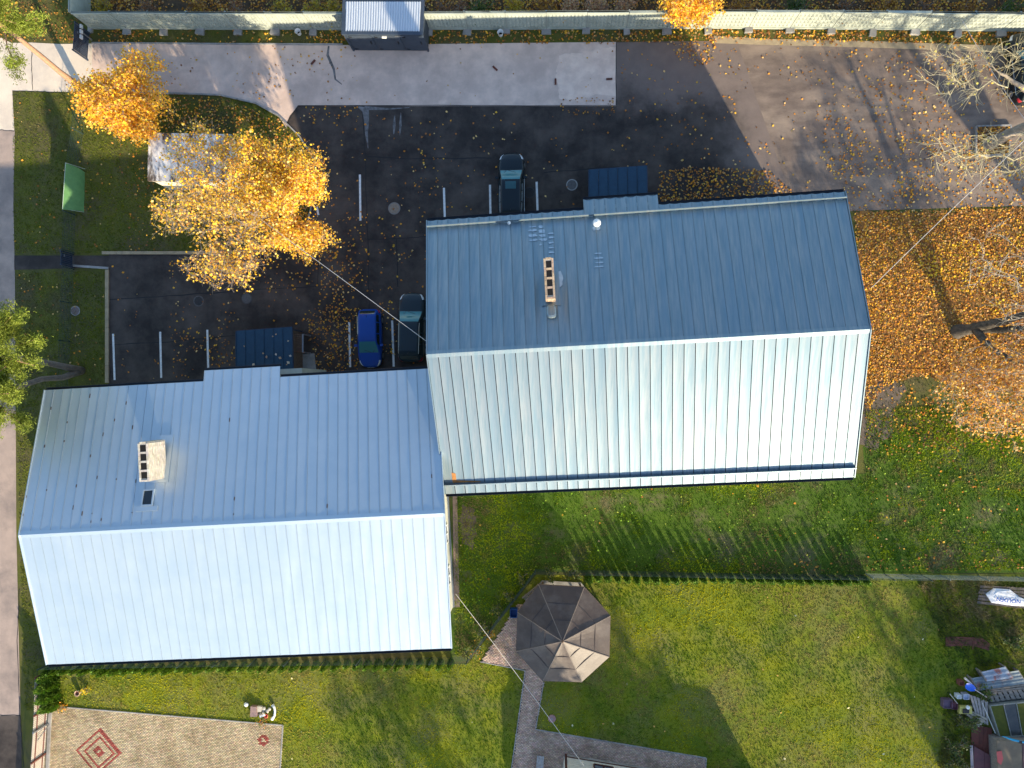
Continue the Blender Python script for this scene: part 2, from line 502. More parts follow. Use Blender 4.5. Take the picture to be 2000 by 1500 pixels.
for s in [[(213, 585), (330, 578), (470, 568), (620, 559)], [(213, 673), (330, 668), (462, 655)], [(620, 490), (621, 560)],
          [(708, 208), (713, 300), (718, 470), (721, 610)], [(716, 306), (800, 310), (960, 309)], [(718, 467), (780, 466), (836, 461)],
          [(1062, 337), (1130, 332), (1210, 325)], [(582, 207), (562, 236)], [(775, 466), (777, 560)]]:
    jig = []
    for a, c in zip(s[:-1], s[1:]):
        for t in np.linspace(0, 1, 6)[:-1]:
            jig.append((a[0]+(c[0]-a[0])*t+random.uniform(-1, 1), a[1]+(c[1]-a[1])*t+random.uniform(-1, 1)))
    jig.append(s[-1])
    strip(jig, [random.uniform(.03, .075) for _ in jig], .0085, 'asphalt_seam', M_TAR, lot)
for s in [[(24, 178), (60, 178), (120, 181)], [(63, 90), (62, 130), (64, 176)], [(0, 254), (28, 256)], [(38, 1150), (34, 1250), (39, 1398)], [(40, 1398), (43, 1450), (47, 1500)], [(0, 1397), (40, 1397)],
          [(582, 206), (900, 206), (1203, 206)], [(1203, 84), (1203, 206)]]:
    jig = []
    for a, c in zip(s[:-1], s[1:]):
        for t in np.linspace(0, 1, 8)[:-1]:
            jig.append((a[0]+(c[0]-a[0])*t+random.uniform(-.6, .6), a[1]+(c[1]-a[1])*t+random.uniform(-.6, .6)))
    jig.append(s[-1])
    strip(jig, [random.uniform(.03, .06) for _ in jig], .0125, 'road_crack', M_TAR, top_road)
# dried pale spills on the lot and the road
strip([(642, 90), (640, 108), (652, 135), (655, 155), (668, 165)], [.12, .2, .18, .12, .05], .0085, 'dried_spill', M_TRAIL, top_road)
strip([(700, 209), (714, 214), (716, 235), (716, 262), (719, 290)], [.1, .55, .35, .2, .04], .009, 'dried_spill', M_TRAIL, lot)
strip([(771, 226), (770, 244), (769, 262)], [.05, .22, .05], .009, 'dried_spill', M_TRAIL, lot)
strip([(783, 220), (782, 244), (781, 264)], [.05, .2, .05], .009, 'dried_spill', M_TRAIL, lot)
strip([(712, 211), (760, 213), (800, 210)], [.3, .12, .04], .0095, 'dried_spill', M_TRAIL, lot)
for (x0, y0, x1, y1) in [(703, 341, 704, 431), (619, 404, 622, 420), (867, 367, 869, 432), (957, 361, 958, 425), (1048, 355, 1050, 414), (221, 652, 224, 742), (313, 648, 315, 738), (405, 644, 407, 728), (682, 629, 684, 717), (766, 626, 769, 716)]:
    strip([(x0, y0), ((x0+x1)/2, (y0+y1)/2), (x1, y1)], .15, .012, 'parking_line', M_LINE, lot)

# ------------------------------------------------------------------ paving blocks
M_PAVE = mat('paving_block', (1, 1, 1), (.72, .72, .72), 9, .9, attr=True, bump=.3, bscale=60, c3=(.5, .47, .42), scale3=.45, amt3=.8)
M_BED = mat('paving_bed', (.10, .085, .06), (.07, .06, .04), 6, 1)


def paving(name, polys, ang, base, z, reds=None, seed=0, size=(.2, .1)):
    r = np.random.default_rng(seed)
    V = []; T = []; C = []
    L, Wd = size; gap = .014
    ca, sa = math.cos(ang), math.sin(ang)
    polw = [[(p[0], p[1]) for p in P(q)] for q in polys]
    allp = np.array([p for q in polw for p in q])
    u = allp[:, 0]*ca+allp[:, 1]*sa; v = -allp[:, 0]*sa+allp[:, 1]*ca
    iu = np.arange(math.floor(u.min()/L), math.ceil(u.max()/L)+1); iv = np.arange(math.floor(v.min()/Wd), math.ceil(v.max()/Wd)+1)
    U, Vv = np.meshgrid(iu, iv)
    uu = (U+(np.abs(Vv) % 2)*.5).ravel()*L; vv = Vv.ravel()*Wd
    x = uu*ca-vv*sa; y = uu*sa+vv*ca
    keep = np.zeros(len(x), bool)
    for q in polw: keep |= in_poly(x, y, q)
    x, y, uu, vv = x[keep], y[keep], uu[keep], vv[keep]
    n = len(x)
    hz = z+.06+r.normal(0, .0025, n)
    tone = (0.8+.4*r.random(n))[:, None]*np.array(base)[None]*(1+.12*(r.random((n, 3))-.5))
    if reds is not None:
        k = reds(x, y); tone[k] = (np.array([.36, .075, .055])[None]*(.75+.5*r.random((n, 1))))[k]
    bx, by, ch = (L-gap)/2, (Wd-gap)/2, .012
    vs = []
    for du, dv, dz in [(-bx, -by, -.05), (bx, -by, -.05), (bx, by, -.05), (-bx, by, -.05), (-bx, -by, -ch), (bx, -by, -ch), (bx, by, -ch), (-bx, by, -ch),
                       (-bx+ch, -by+ch, 0), (bx-ch, -by+ch, 0), (bx-ch, by-ch, 0), (-bx+ch, by-ch, 0)]:
        vs.append(np.stack([x+du*ca-dv*sa, y+du*sa+dv*ca, hz+dz], 1))
    V = np.stack(vs, 1).reshape(-1, 3)
    f = []
    for a in range(4):
        c = (a+1) % 4
        f += [(a, c, 4+c), (a, 4+c, 4+a), (4+a, 4+c, 8+c), (4+a, 8+c, 8+a)]
    f += [(8, 9, 10), (8, 10, 11)]
    T = (np.array(f)[None]+12*np.arange(n)[:, None, None]).reshape(-1, 3)
    C = np.repeat(tone, 12, 0)
    bed = MB()
    for q in polw: bed.prism([(p[0], p[1]) for p in q], -.02, z+.035)
    bo = bed.build(name, M_BED, loc=(0, 0, 0), kind='structure')
    me = np_mesh('paving_blocks', V, T, M_PAVE, C)
    o = link_mesh('paving_blocks', me, bo); o['kind'] = 'stuff'
    return bo


PATIO = [(96, 1379), (553, 1417), (546, 1530), (536, 1700), (60, 1700), (78, 1500), (88, 1420)]
dc = G(193, 1468); sc_ = G(515, 1445)
pang = math.atan2(*(G(553, 1417)-G(96, 1379))[[1, 0]])


def patio_reds(x, y):
    ca, sa = math.cos(pang), math.sin(pang)
    def loc(c): return (x-c[0])*ca+(y-c[1])*sa, -(x-c[0])*sa+(y-c[1])*ca
    u, v = loc(dc); d = np.abs(u)+np.abs(v)
    k = ((d < 1.76) & (d > 1.48)) | ((d < 1.22) & (d > .98)) | ((d < .44) & (d > .16))
    u, v = loc(sc_); r = np.hypot(u, v)
    return k | ((r < .40) & (r > .16))


paving('patio', [PATIO], pang, (.56, .44, .27), .0, patio_reds, 1)
kerb([(94, 1378), (553, 1416), (546, 1530), (536, 1700)], .08, .075, None).build('kerb', M_CONC, loc=(0, 0, 0), kind='structure')
paving('garden_path', [[(940, 1291), (1012, 1180), (1040, 1180), (1062, 1332), (1046, 1424), (1379, 1480), (1378, 1520), (1100, 1520), (1090, 1700), (985, 1700), (1000, 1500), (1026, 1308)]], pang-.02, (.60, .43, .33), .0, None, 2)
kerb([(1062, 1332), (1046, 1424), (1379, 1480), (1376, 1530)], .06, .075, None).build('kerb', M_CONC, loc=(0, 0, 0), kind='structure')
kerb([(938, 1292), (1026, 1309), (999, 1500), (985, 1690)], .06, .075, None).build('kerb', M_CONC, loc=(0, 0, 0), kind='structure')


# ------------------------------------------------------------------ grass and fallen leaves (nobody could count them)
def scatter(poly_px, dens, cl=0.0, cs=.5, r=rng):
    w = [(p[0], p[1]) for p in P(poly_px)]
    a = np.array(w); lo = a.min(0); hi = a.max(0)
    n = int((hi-lo).prod()*dens)
    x = r.uniform(lo[0], hi[0], n); y = r.uniform(lo[1], hi[1], n)
    k = in_poly(x, y, w)
    x, y = x[k], y[k]
    if cl:
        nz = .6*vnoise(x*cs+31, y*cs+7)+.4*vnoise(x*cs*3.1, y*cs*3.1+50)
        k = r.random(len(x)) < np.clip((nz-.5)*cl+.5, 0.02, 1)
        x, y = x[k], y[k]
    return x, y


def leaf_arrays(p, size, r, flat=.35, pal=None, w=None):
    """Folded two-triangle leaves at points p."""
    n = len(p)
    yaw = r.uniform(0, 2*math.pi, n)
    nv = np.stack([r.normal(0, flat, n), r.normal(0, flat, n), np.ones(n)], 1); nv /= np.linalg.norm(nv, axis=1)[:, None]
    a = np.stack([np.cos(yaw), np.sin(yaw), np.zeros(n)], 1)
    a -= nv*(a*nv).sum(1)[:, None]; a /= np.linalg.norm(a, axis=1)[:, None]
    b = np.cross(nv, a)
    s = (size*r.uniform(.5, 1.35, n))[:, None]
    fold = r.uniform(-.1, .35, n)[:, None]
    v = np.stack([p-a*s*.5, p+b*s*.42+nv*s*fold, p+a*s*.55, p-b*s*.42+nv*s*fold], 1).reshape(-1, 3)
    t = (np.array([(0, 2, 1), (0, 3, 2)])[None]+4*np.arange(n)[:, None, None]).reshape(-1, 3)
    pal = np.array(pal); c = pal[r.choice(len(pal), n, p=w)]*r.uniform(.7, 1.25, (n, 1))
    return v, t, np.repeat(c, 4, 0)


def merge(parts):
    V = []; T = []; C = []; b = 0
    for v, t, c in parts:
        V.append(v); T.append(t+b); C.append(c); b += len(v)
    return np.concatenate(V), np.concatenate(T), np.concatenate(C)


YEL = [(.80, .46, .05), (.78, .36, .035), (.66, .25, .03), (.46, .17, .03), (.72, .48, .18), (.32, .13, .04)]
ORA = [(.78, .37, .03), (.62, .25, .025), (.42, .15, .025), (.80, .48, .06), (.25, .10, .03), (.62, .40, .16), (.48, .22, .07), (.34, .16, .05)]
BRN = [(.38, .16, .035), (.25, .10, .03), (.55, .26, .045), (.64, .33, .05), (.15, .07, .03)]
LIT = [
    # polygon, density per m2, clumping, palette
    ([(1668, 414), (2190, 402), (2190, 700), (1985, 760), (1900, 770), (1800, 735), (1745, 745), (1690, 800), (1682, 640)], 300, .9, ORA),
    ([(1690, 770), (1760, 735), (1900, 740), (2190, 720), (2190, 880), (1900, 880), (1690, 890)], 30, 1.6, ORA),
    ([(1740, 735), (1960, 740), (2190, 720), (2190, 800), (1960, 850), (1800, 810)], 45, 1.8, YEL),
    ([(1790, 500), (1990, 440), (2190, 520), (2190, 600), (1840, 620)], 40, 2.5, [(.92, .62, .04), (.88, .5, .03)]),
    ([(1690, 870), (2190, 870), (2190, 1110), (1690, 1110)], 3.5, 2.0, ORA),
    ([(1560, 1092), (2190, 1088), (2190, 1114), (1560, 1118)], 16, 1.5, BRN),
    ([(1120, 1098), (1560, 1098), (1560, 1116), (1120, 1112)], 5, 1.5, BRN),
    ([(190, 58), (680, 60), (680, 86), (190, 84)], 38, 2.2, YEL),
    ([(840, 58), (1200, 58), (1200, 86), (840, 86)], 42, 2.2, ORA),
    ([(1200, 58), (1390, 58), (1400, 84), (1390, 130), (1330, 120), (1300, 84), (1200, 82)], 75, 1.0, ORA),
    ([(1390, 58), (2190, 62), (2190, 94), (1390, 76)], 110, .8, ORA),
    ([(1390, 72), (2190, 92), (2190, 104), (1390, 84)], 9, 1.5, ORA),
    ([(-160, -90), (175, -90), (178, 84), (60, 82), (22, 82), (-160, 60)], 60, 1.2, BRN),
    ([(170, -110), (2190, -110), (2190, 40), (170, 40)], 110, 1.2, ORA),
    ([(320, 190), (430, 190), (545, 232), (612, 315), (618, 360), (600, 430), (560, 478), (470, 490), (440, 400), (470, 260), (290, 250)], 45, 1.6, ORA),
    ([(520, 230), (590, 272), (618, 330), (605, 430), (560, 470), (540, 380), (545, 290)], 55, .8, YEL),
    ([(24, 182), (330, 188), (300, 490), (28, 494)], 2.6, 2.0, YEL),
    ([(250, 190), (330, 188), (320, 490), (250, 490)], 6, 2.0, YEL),
    ([(30, 530), (205, 530), (205, 745), (34, 745)], 2.2, 1.8, YEL),
    ([(560, 240), (640, 290), (720, 420), (720, 560), (560, 560), (600, 430), (620, 350)], 16, 1.8, YEL),
    ([(640, 230), (860, 210), (860, 460), (720, 470)], 4.5, 2.0, YEL),
    ([(570, 208), (700, 208), (700, 320), (620, 290)], 8, 2.0, YEL),
    ([(860, 208), (1210, 208), (1210, 420), (860, 430)], 1.6, 2.0, YEL),
    ([(330, 500), (840, 470), (840, 720), (600, 640), (330, 640)], 5.5, 2.4, YEL),
    ([(560, 560), (780, 560), (790, 700), (600, 650)], 9, 2.4, YEL),
    ([(600, 600), (705, 600), (700, 735), (615, 740), (605, 690)], 44, 1.2, ORA),
    ([(330, 640), (460, 640), (460, 740), (340, 745)], 14, 2.2, ORA),
    ([(220, 500), (330, 500), (330, 745), (220, 745)], 1.0, 2, YEL),
    ([(1285, 338), (1340, 326), (1500, 332), (1545, 372), (1545, 400), (1285, 410)], 120, .9, ORA),
    ([(1210, 90), (1420, 84), (1530, 360), (1210, 370)], 3.2, 2.4, YEL),
    ([(1090, 192), (1200, 190), (1200, 225), (1100, 225)], 28, 2, BRN),
    ([(1400, 90), (1700, 96), (1700, 412), (1560, 400)], 5.0, 2.2, ORA),
    ([(1640, 95), (2190, 105), (2190, 402), (1665, 414), (1600, 300)], 12, 2.2, YEL),
    ([(1660, 250), (2190, 270), (2190, 405), (1665, 414), (1620, 330)], 20, 1.8, YEL),
    ([(190, 88), (560, 90), (560, 190), (330, 182), (190, 180)], 1.8, 2, ORA),
    ([(480, 90), (690, 92), (690, 206), (500, 204)], 3.2, 2, ORA),
    ([(690, 92), (1200, 90), (1200, 204), (690, 204)], .55, 2, ORA),
    ([(890, 960), (1690, 930), (1690, 1110), (1050, 1110), (900, 1290)], .5, 1, YEL),
    ([(560, 1310), (1000, 1310), (1000, 1500), (560, 1500)], .06, 0, [(.7, .62, .3)]),
    ([(1060, 1140), (1850, 1140), (1850, 1500), (1400, 1480), (1060, 1420)], .10, 0, [(.75, .68, .4), (.7, .4, .1)]),
]
parts = []
for poly, dn, cl, pal in LIT:
    x, y = scatter(poly, dn, cl)
    sz = .125 if dn > 200 else (.145 if pal is not BRN else .13)
    z = .02+rng.random(len(x))*(.05 if dn > 30 else .015)
    parts.append(leaf_arrays(np.stack([x, y, z], 1), sz, rng, .4 if dn > 30 else .25, pal))
v, t, c = merge(parts)
o = link_mesh('fallen_leaves', np_mesh('fallen_leaves', v, t, M_LITTER, c))
tag(o, 'yellow and rust brown leaves fallen on lawns and asphalt', 'leaves', kind='stuff')


def grass(name, polys, dens, pal, h, label, pale=None, seed=3, avoid=(), cutn=0):
    r = np.random.default_rng(seed)
    X = []; Y = []
    for q in polys:
        x, y = scatter(q, dens, 0, r=r); X.append(x); Y.append(y)
    x = np.concatenate(X); y = np.concatenate(Y)
    k = np.ones(len(x), bool)
    for q in avoid: k &= ~in_poly(x, y, [(p[0], p[1]) for p in P(q)])
    big = .65*vnoise(x*.22+9, y*.22+3)+.35*vnoise(x*.9+70, y*.9)
    if cutn: k &= r.random(len(x)) < np.clip((big-.33)*6+.6, .3, 1)
    x, y, big = x[k], y[k], big[k]
    n = len(x)
    fine = vnoise(x*2.3+11, y*2.3+40)
    pal = np.array(pal)
    mixv = np.clip((big-.5)*3.2+.5+r.normal(0, .16, n), 0, 1)[:, None]
    c = pal[0]*(1-mixv)+pal[1]*mixv
    if pale is not None:
        d = np.clip((fine*.5+vnoise(x*.35+20, y*.35+60)*.8-.70)*3+r.normal(0, .15, n), 0, .9)[:, None]
        c = c*(1-d)+np.array(pale)*d
    c *= r.uniform(.7, 1.35, (n, 1))
    hh = h*r.uniform(.5, 1.4, n)*(.6+.8*fine)
    V = []; 
    for b in range(3):
        a = r.uniform(0, 2*math.pi, n); lean = r.uniform(.3, 1.1, n)*hh
        w = .014+.010*r.random(n)
        ox = x+r.normal(0, .02, n); oy = y+r.normal(0, .02, n)
        V.append(np.stack([np.stack([ox-np.sin(a)*w, oy+np.cos(a)*w, np.zeros(n)], 1), np.stack([ox+np.sin(a)*w, oy-np.cos(a)*w, np.zeros(n)], 1),
                           np.stack([ox+np.cos(a)*lean, oy+np.sin(a)*lean, hh], 1)], 1))
    V = np.stack(V, 1).reshape(-1, 3)
    T = np.arange(len(V)).reshape(-1, 3)
    C = np.repeat(c, 9, 0)
    o = link_mesh(name, np_mesh(name, V, T, M_GRASS, C))
    return tag(o, label, 'grass', kind='stuff')


PAVED = [[(940, 1291), (1012, 1180), (1040, 1180), (1062, 1332), (1046, 1424), (1379, 1480), (1378, 1520), (985, 1520), (1000, 1500), (1026, 1308)], PATIO]
grass('garden_grass', [[(90, 1308), (915, 1298), (960, 1235), (1048, 1126), (2170, 1128), (2170, 1610), (60, 1610)]], 95, [(.085, .165, .003), (.44, .42, .004)], .06,
      'short yellow green garden grass below the hedge row', (.34, .27, .09), 3, PAVED)
grass('yard_grass', [[(890, 962), (1690, 930), (1690, 800), (2170, 770), (2170, 1112), (1500, 1120), (1050, 1110), (957, 1228), (912, 1288), (888, 1280)]], 125, [(.05, .13, .003), (.33, .40, .004)], .085,
      'deep green grass behind the right building', (.20, .16, .075), 4, [], 1)
x, y = scatter(YARD[:1]+[(1690, 930), (1690, 850), (2170, 840), (2170, 1112), (1500, 1120), (1050, 1110), (957, 1228), (912, 1288)], 6, 2.2, .6)
v, t, c = leaf_arrays(np.stack([x, y, .06+.04*rng.random(len(x))], 1), .12, rng, .5, [(.16, .30, .02), (.24, .36, .03), (.10, .2, .015), (.3, .34, .05)])
o = link_mesh('broad_leaved_weeds', np_mesh('broad_leaved_weeds', v, t, M_GRASS, c)); tag(o, 'bright broad leaved weeds dotted through the yard grass', 'weeds', kind='stuff')
grass('front_grass', [FRONT, [(30, 530), (205, 530), (205, 760), (34, 760)], [(32, 760), (90, 760), (100, 1310), (92, 1390), (48, 1385)]], 80, [(.105, .14, .006), (.17, .195, .008)], .06,
      'dim green grass of the front lawns on the left', (.16, .13, .06), 5, [], 0)
grass('verge_grass', [[(190, 58), (680, 60), (680, 85), (190, 83)], [(840, 58), (1300, 58), (1300, 82), (840, 84)], [(-20, 0), (175, 0), (178, 82), (22, 82), (-20, 60)], [(1668, 416), (2170, 402), (2170, 860), (1690, 860)]], 40, [(.07, .09, .015), (.12, .13, .02)], .07,
      'patchy grass of the verges among fallen leaves', (.20, .16, .07), 6, [], 1)
grass('weeds', [[(1790, 1130), (2170, 1128), (2170, 1300), (1900, 1300), (1850, 1330), (1830, 1500), (1890, 1500), (1890, 1380), (1860, 1380), (1840, 1260)]], 70, [(.05, .08, .014), (.14, .13, .03)], .26,
      'tall tangled weeds round the junk pile', (.26, .20, .09), 7, [], 1)
# ------------------------------------------------------------------ the two long buildings
M_ROOF_R = mat('weathered_zinc', (.255, .295, .31), (.165, .235, .27), 2.2, .47, metal=.6, stretch=(3.2, .25, .25), c3=(.14, .23, .29), scale3=.6, amt3=.5, bump=.03, bscale=10, spec=.5, rvar=.1)
M_ROOF_L = mat('smooth_zinc', (.48, .555, .60), (.44, .52, .575), .7, .42, metal=.55, c3=(.40, .495, .565), scale3=.25, amt3=.5, bump=.02, bscale=1.5, spec=.5, rvar=.06)
M_GUTTER = mat('dark_gutter', (.018, .022, .03), rough=.5, metal=.3)
M_PLASTER = mat('cream_plaster', (.52, .52, .43), (.44, .44, .37), 2, .95, bump=.15, bscale=40)
M_PLINTH = mat('blue_grey_plinth', (.16, .19, .23), (.12, .145, .18), 2, .9)
M_FROST = mat('pale_deposit', (.42, .50, .56), (.30, .38, .44), 5, .7)
M_BRICKW = mat('white_brick', (.66, .62, .54), (.50, .45, .37), 5, .9, bump=.3, bscale=30, attr=True)
M_BRICKO = mat('buff_brick', (.52, .40, .28), (.36, .26, .18), 5, .9, bump=.3, bscale=30, attr=True)
M_SOOT = mat('soot', (.006, .005, .005), rough=1)


def bil(q, s, t):
    """q: ridge0, ridge1, eave0, eave1."""
    a = q[0]+(q[1]-q[0])*s; b = q[2]+(q[3]-q[2])*s
    return a+(b-a)*t


def building(name, pts, npan, label, roofm, dish, inset, ext, wob, seam_h, gable_end):
    NW, NE, RW, RE, SW, SE = pts
    base = thing(name, ((NW+SE)/2)*np.array([1, 1, 0]), label, 'building')
    up = np.array([0, 0, 1.0])
    # walls
    ux = nrm((RE-RW)*np.array([1, 1, 0])); vy = np.array([-ux[1], ux[0], 0])
    def ins(p, sx, sy): return p+ux*sx*inset+vy*sy*.75
    ze = NW[2]-.22
    c = [ins(SW, 1, 1), ins(SE, -1, 1), ins(NE, -1, -1), ins(NW, 1, -1)]
    r0, r1 = RW+ux*inset, RE-ux*inset
    zr = RW[2]-.2
    w = MB()
    vs = [(p[0], p[1], 0.5) for p in c]+[(p[0], p[1], ze) for p in c]+[(r0[0], r0[1], zr), (r1[0], r1[1], zr)]
    w.add(vs, [(0, 1, 5, 4), (2, 3, 7, 6), (1, 2, 6, 9, 5), (3, 0, 4, 8, 7)])
    w.build('wall', M_PLASTER, base)
    cc = sum(np.array(p) for p in c)/4
    pl = MB().prism([(p+(p-cc)*.004)[:2] for p in c], 0, .5)
    pl.build('plinth', M_PLINTH, base)
    # windows of the gable wall that shows
    if gable_end:
        e0, e1 = c[1], c[2]
        for k, (t, z) in enumerate([(.12, 1.2), (.30, 1.2), (.12, 4.0), (.30, 4.0), (.52, 4.0)]):
            p = e0+(e1-e0)*t; d = nrm((e1-e0)*np.array([1, 1, 0])); nn = np.array([d[1], -d[0], 0])
            fr = MB()
            for a, b_ in (((0, 0), (1.2, 0)), ((0, 1.5), (1.2, 1.5)), ((0, 0), (0, 1.5)), ((1.2, 0), (1.2, 1.5)), ((.6, 0), (.6, 1.5))):
                fr.beam(p*[1, 1, 0]+d*a[0]+up*(z+a[1])+nn*.02, p*[1, 1, 0]+d*b_[0]+up*(z+b_[1])+nn*.02, .08, .08)
            f = fr.build('window', M_WHITE, base)
            q = p*[1, 1, 0]+up*z+nn*.012
            MB().add([q, q+d*1.2, q+d*1.2+up*1.5, q+up*1.5], [(0, 1, 2, 3)]).build('pane', M_GLASS, f)
    # roof
    north = (RW, RE, NW, NE); south = (RW, RE, SW, SE)
    roof = None
    deck = MB()
    for q in (north, south):
        A = [np.array(p)-up*.06 for p in q]
        e2, e3 = A[2], A[3]
        deck.add([A[0], A[1], e3, e2, A[0]-up*.12, A[1]-up*.12, e3-up*.12, e2-up*.12], [(0, 1, 2, 3), (7, 6, 5, 4), (0, 4, 5, 1), (1, 5, 6, 2), (2, 6, 7, 3), (3, 7, 4, 0)])
    roof = deck.build('roof', M_GUTTER, base)
    r = np.random.default_rng(len(name)+npan)
    for side, q in (('n', north), ('s', south)):
        nn = nrm(np.cross(q[1]-q[0], q[2]-q[0])); nn = nn if nn[2] > 0 else -nn
        slope = np.linalg.norm(q[2]-q[0])
        for i in range(npan):
            s0, s1 = i/npan, (i+1)/npan
            tmax = 1.0
            if side == 'n' and ext and ext[0] <= i < ext[1]: tmax = 1+.72/slope
            b = MB(); gapf = (.001 if not (side == 's' and dish > .01) else .0009)
            nv = 12
            rows = []
            ph = r.uniform(0, 6); am = r.uniform(.4, 1.2)
            tl = r.normal(0, .004)
            for j in range(nv+1):
                t = tmax*j/nv; row = []
                for k in range(5):
                    s = s0+gapf+(s1-s0-2*gapf)*k/4
                    x = k/2-1
                    dz = (dish if side == 'n' else dish*.2)*(x*x-1)+tl*x*(1 if side == 'n' else .5)
                    if wob: dz += wob*am*(math.sin(ph+t*9+x*1.2)+.6*math.sin(ph*2+t*23))*(1-x*x)+r.normal(0, wob*.35)*(1-abs(x))
                    row.append(bil(q, s, t)+nn*dz)
                rows.append(row)
            b.grid(rows)
            # turned-up edge of the panel: the standing seam
            a, e = bil(q, s0, 0.004), bil(q, s0, tmax)
            if not (side == 's' and dish > .01): b.beam(a+nn*(seam_h/2-.01), e+nn*(seam_h/2-.01), .03, seam_h, up=nn)
            # cross joint now and then
            if tmax > 1:
                f0, f1 = bil(q, s0, tmax), bil(q, s1, tmax)
                b.add([f0, f1, f1-up*.14, f0-up*.14], [(0, 1, 2, 3)])
            me = b.mesh('roof_panel', roofm, False, wloc(roof))
            sm = np.zeros(len(me.polygons), bool); sm[:nv*4] = True
            me.polygons.foreach_set('use_smooth', sm)
            link_mesh('roof_panel', me, roof)
    # ridge cap and verge trims
    cap = MB(); n_ = nrm(vy)
    for sgn, q in ((1, north), (-1, south)):
        d0 = nrm(q[2]-q[0])
        nn = nrm(np.cross(q[1]-q[0], q[2]-q[0])); nn = nn if nn[2] > 0 else -nn
        h = .03
        cap.add([RW+up*h, RE+up*h, RE+d0*.22+nn*(h-.02), RW+d0*.22+nn*(h-.02)], [(0, 1, 2, 3)])
    cap.build('ridge_cap', roofm, roof)
    for q in (north, south):
        nn = nrm(np.cross(q[1]-q[0], q[2]-q[0])); nn = nn if nn[2] > 0 else -nn
        MB().beam(q[1]+nn*.0+ux*.02, q[3]+ux*.02, .05, .14, up=nn).build('verge_trim', roofm, roof)
        MB().beam(q[0]-ux*.02, q[2]-ux*.02, .05, .14, up=nn).build('verge_trim', roofm, roof)
    # gutters
    for q in (north, south):
        d0 = nrm(q[2]-q[0]); out = d0*np.array([1, 1, 0]); out = nrm(out)
        if q is north and ext:
            xs = [0, ext[0]/npan, ext[0]/npan, ext[1]/npan, ext[1]/npan, 1]; tt = [1, 1, 1+.72/slope, 1+.72/slope, 1, 1]
        else: xs, tt = [0, 1], [1, 1]
        gt = MB()
        for k in range(0, len(xs)-1, 2):
            a = bil(q, xs[k], tt[k])+out*.085-up*.07; b_ = bil(q, xs[k+1], tt[k+1])+out*.085-up*.07
            gt.beam(a-up*.05, b_-up*.05, .15, .02); gt.beam(a+out*.07, b_+out*.07, .015, .1); gt.beam(a-out*.07, b_-out*.07, .015, .1)
        gt.build('gutter', M_GUTTER, base)
    return base, roof, north, south, ux, vy


R_ = [G(834, 431, 7.0), G(1650, 374, 7.0), G(834, 692, 10.15), G(1700, 643, 10.15), G(870, 965, 7.0), G(1668, 932, 7.0)]
bR, roofR, nR, sR, uR, vR = building('long_house', R_, 39, 'long two storey house with dull blue grey seamed metal roof, right of the pair', M_ROOF_R, .042, .55, (15, 22), .002, .035, False)
L_ = [G(88, 762, 6.4), G(852, 719, 6.4), G(38, 1045, 9.0), G(868, 1002, 9.0), G(92, 1298, 6.4), G(882, 1266, 6.4)]
bL, roofL, nL, sL, uL, vL = building('long_house', L_, 41, 'long two storey house with smooth bright silver seamed metal roof, left of the pair', M_ROOF_L, .004, .75, (17, 25), .009, .024, True)


def on_roof(q, s, t):
    nn = nrm(np.cross(q[1]-q[0], q[2]-q[0])); nn = nn if nn[2] > 0 else -nn
    return bil(q, s, t), nn, nrm(q[1]-q[0]), nrm(q[2]-q[0])


def roof_at(q, px, py):
    """World point of the roof plane seen at a pixel."""
    p0, nn, _, _ = on_roof(q, 0, 0)
    c = np.array([0, 0, CAM_H]); d = ROT @ np.array([px-1000.0, 750.0-py, -F_PX])
    return c+d*((p0-c)@nn)/(d@nn)


# upstand gutters that run along the lower edge of the right-hand roof
for q, t in ((nR, .945), (sR, .925)):
    a, nn, ax, dn = on_roof(q, 0, t); b_, _, _, _ = on_roof(q, 1, t)
    u = MB()
    k = 20
    for i in range(k):
        p = a+(b_-a)*(i+.002)/k; p2 = a+(b_-a)*(i+.998)/k
        u.beam(p+nn*.10, p2+nn*.10, .03, .2, up=nn)
        u.beam(p+nn*.21, p2+nn*.21, .07, .025, up=nn)
    u.build('roof_upstand', M_ROOF_R, roofR)
# frost-like deposits left by meltwater
r = np.random.default_rng(2)
for (px, py, w, h) in [(1040, 443, 16, 3), (1040, 450, 18, 5), (1041, 460, 19, 6), (1041, 469, 18, 4), (1056, 443, 10, 8), (1058, 452, 13, 9), (1060, 460, 15, 7), (1062, 468, 18, 6), (1076, 456, 12, 4), (1077, 464, 12, 4), (1077, 474, 12, 4),
                       (1077, 484, 12, 3), (1077, 493, 12, 4), (1056, 478, 5, 4), (1168, 495, 16, 3), (1169, 504, 18, 4), (1170, 513, 18, 4), (1170, 521, 19, 3), (1093, 545, 14, 40), (1165, 446, 16, 12)]:
    c0 = roof_at(nR, px, py); _, nn, ax, dn = on_roof(nR, 0, 0)
    k = .0305; ww, hh = w*k/2, h*k/2
    ring = []
    for i in range(14):
        a = 2*math.pi*i/14; j = r.uniform(.7, 1.15)
        ring.append(c0+ax*math.copysign(abs(math.cos(a))**.5, math.cos(a))*ww*min(j, 1.02)+dn*math.sin(a)*hh*j+nn*.012)
    MB().add(ring, [tuple(range(14))]).build('pale_stain', M_FROST, roofR)
rust = roof_at(sR, 886, 930); _, nn, ax, dn = on_roof(sR, 0, 0)
for (a0, a1, b0, b1) in ((-.10, .14, -.25, .45), (.1, 1.0, .28, .45), (.9, 1.6, .34, .47)):
    MB().add([rust+ax*a0+dn*b0+nn*.014, rust+ax*a1+dn*(b0+.08)+nn*.014, rust+ax*a1+dn*b1+nn*.014, rust+ax*a0+dn*b1+nn*.014], [(0, 1, 2, 3)]).build('rust_stain', mat('rust_stain', (.42, .19, .05), (.28, .12, .04), 6, .9), roofR)


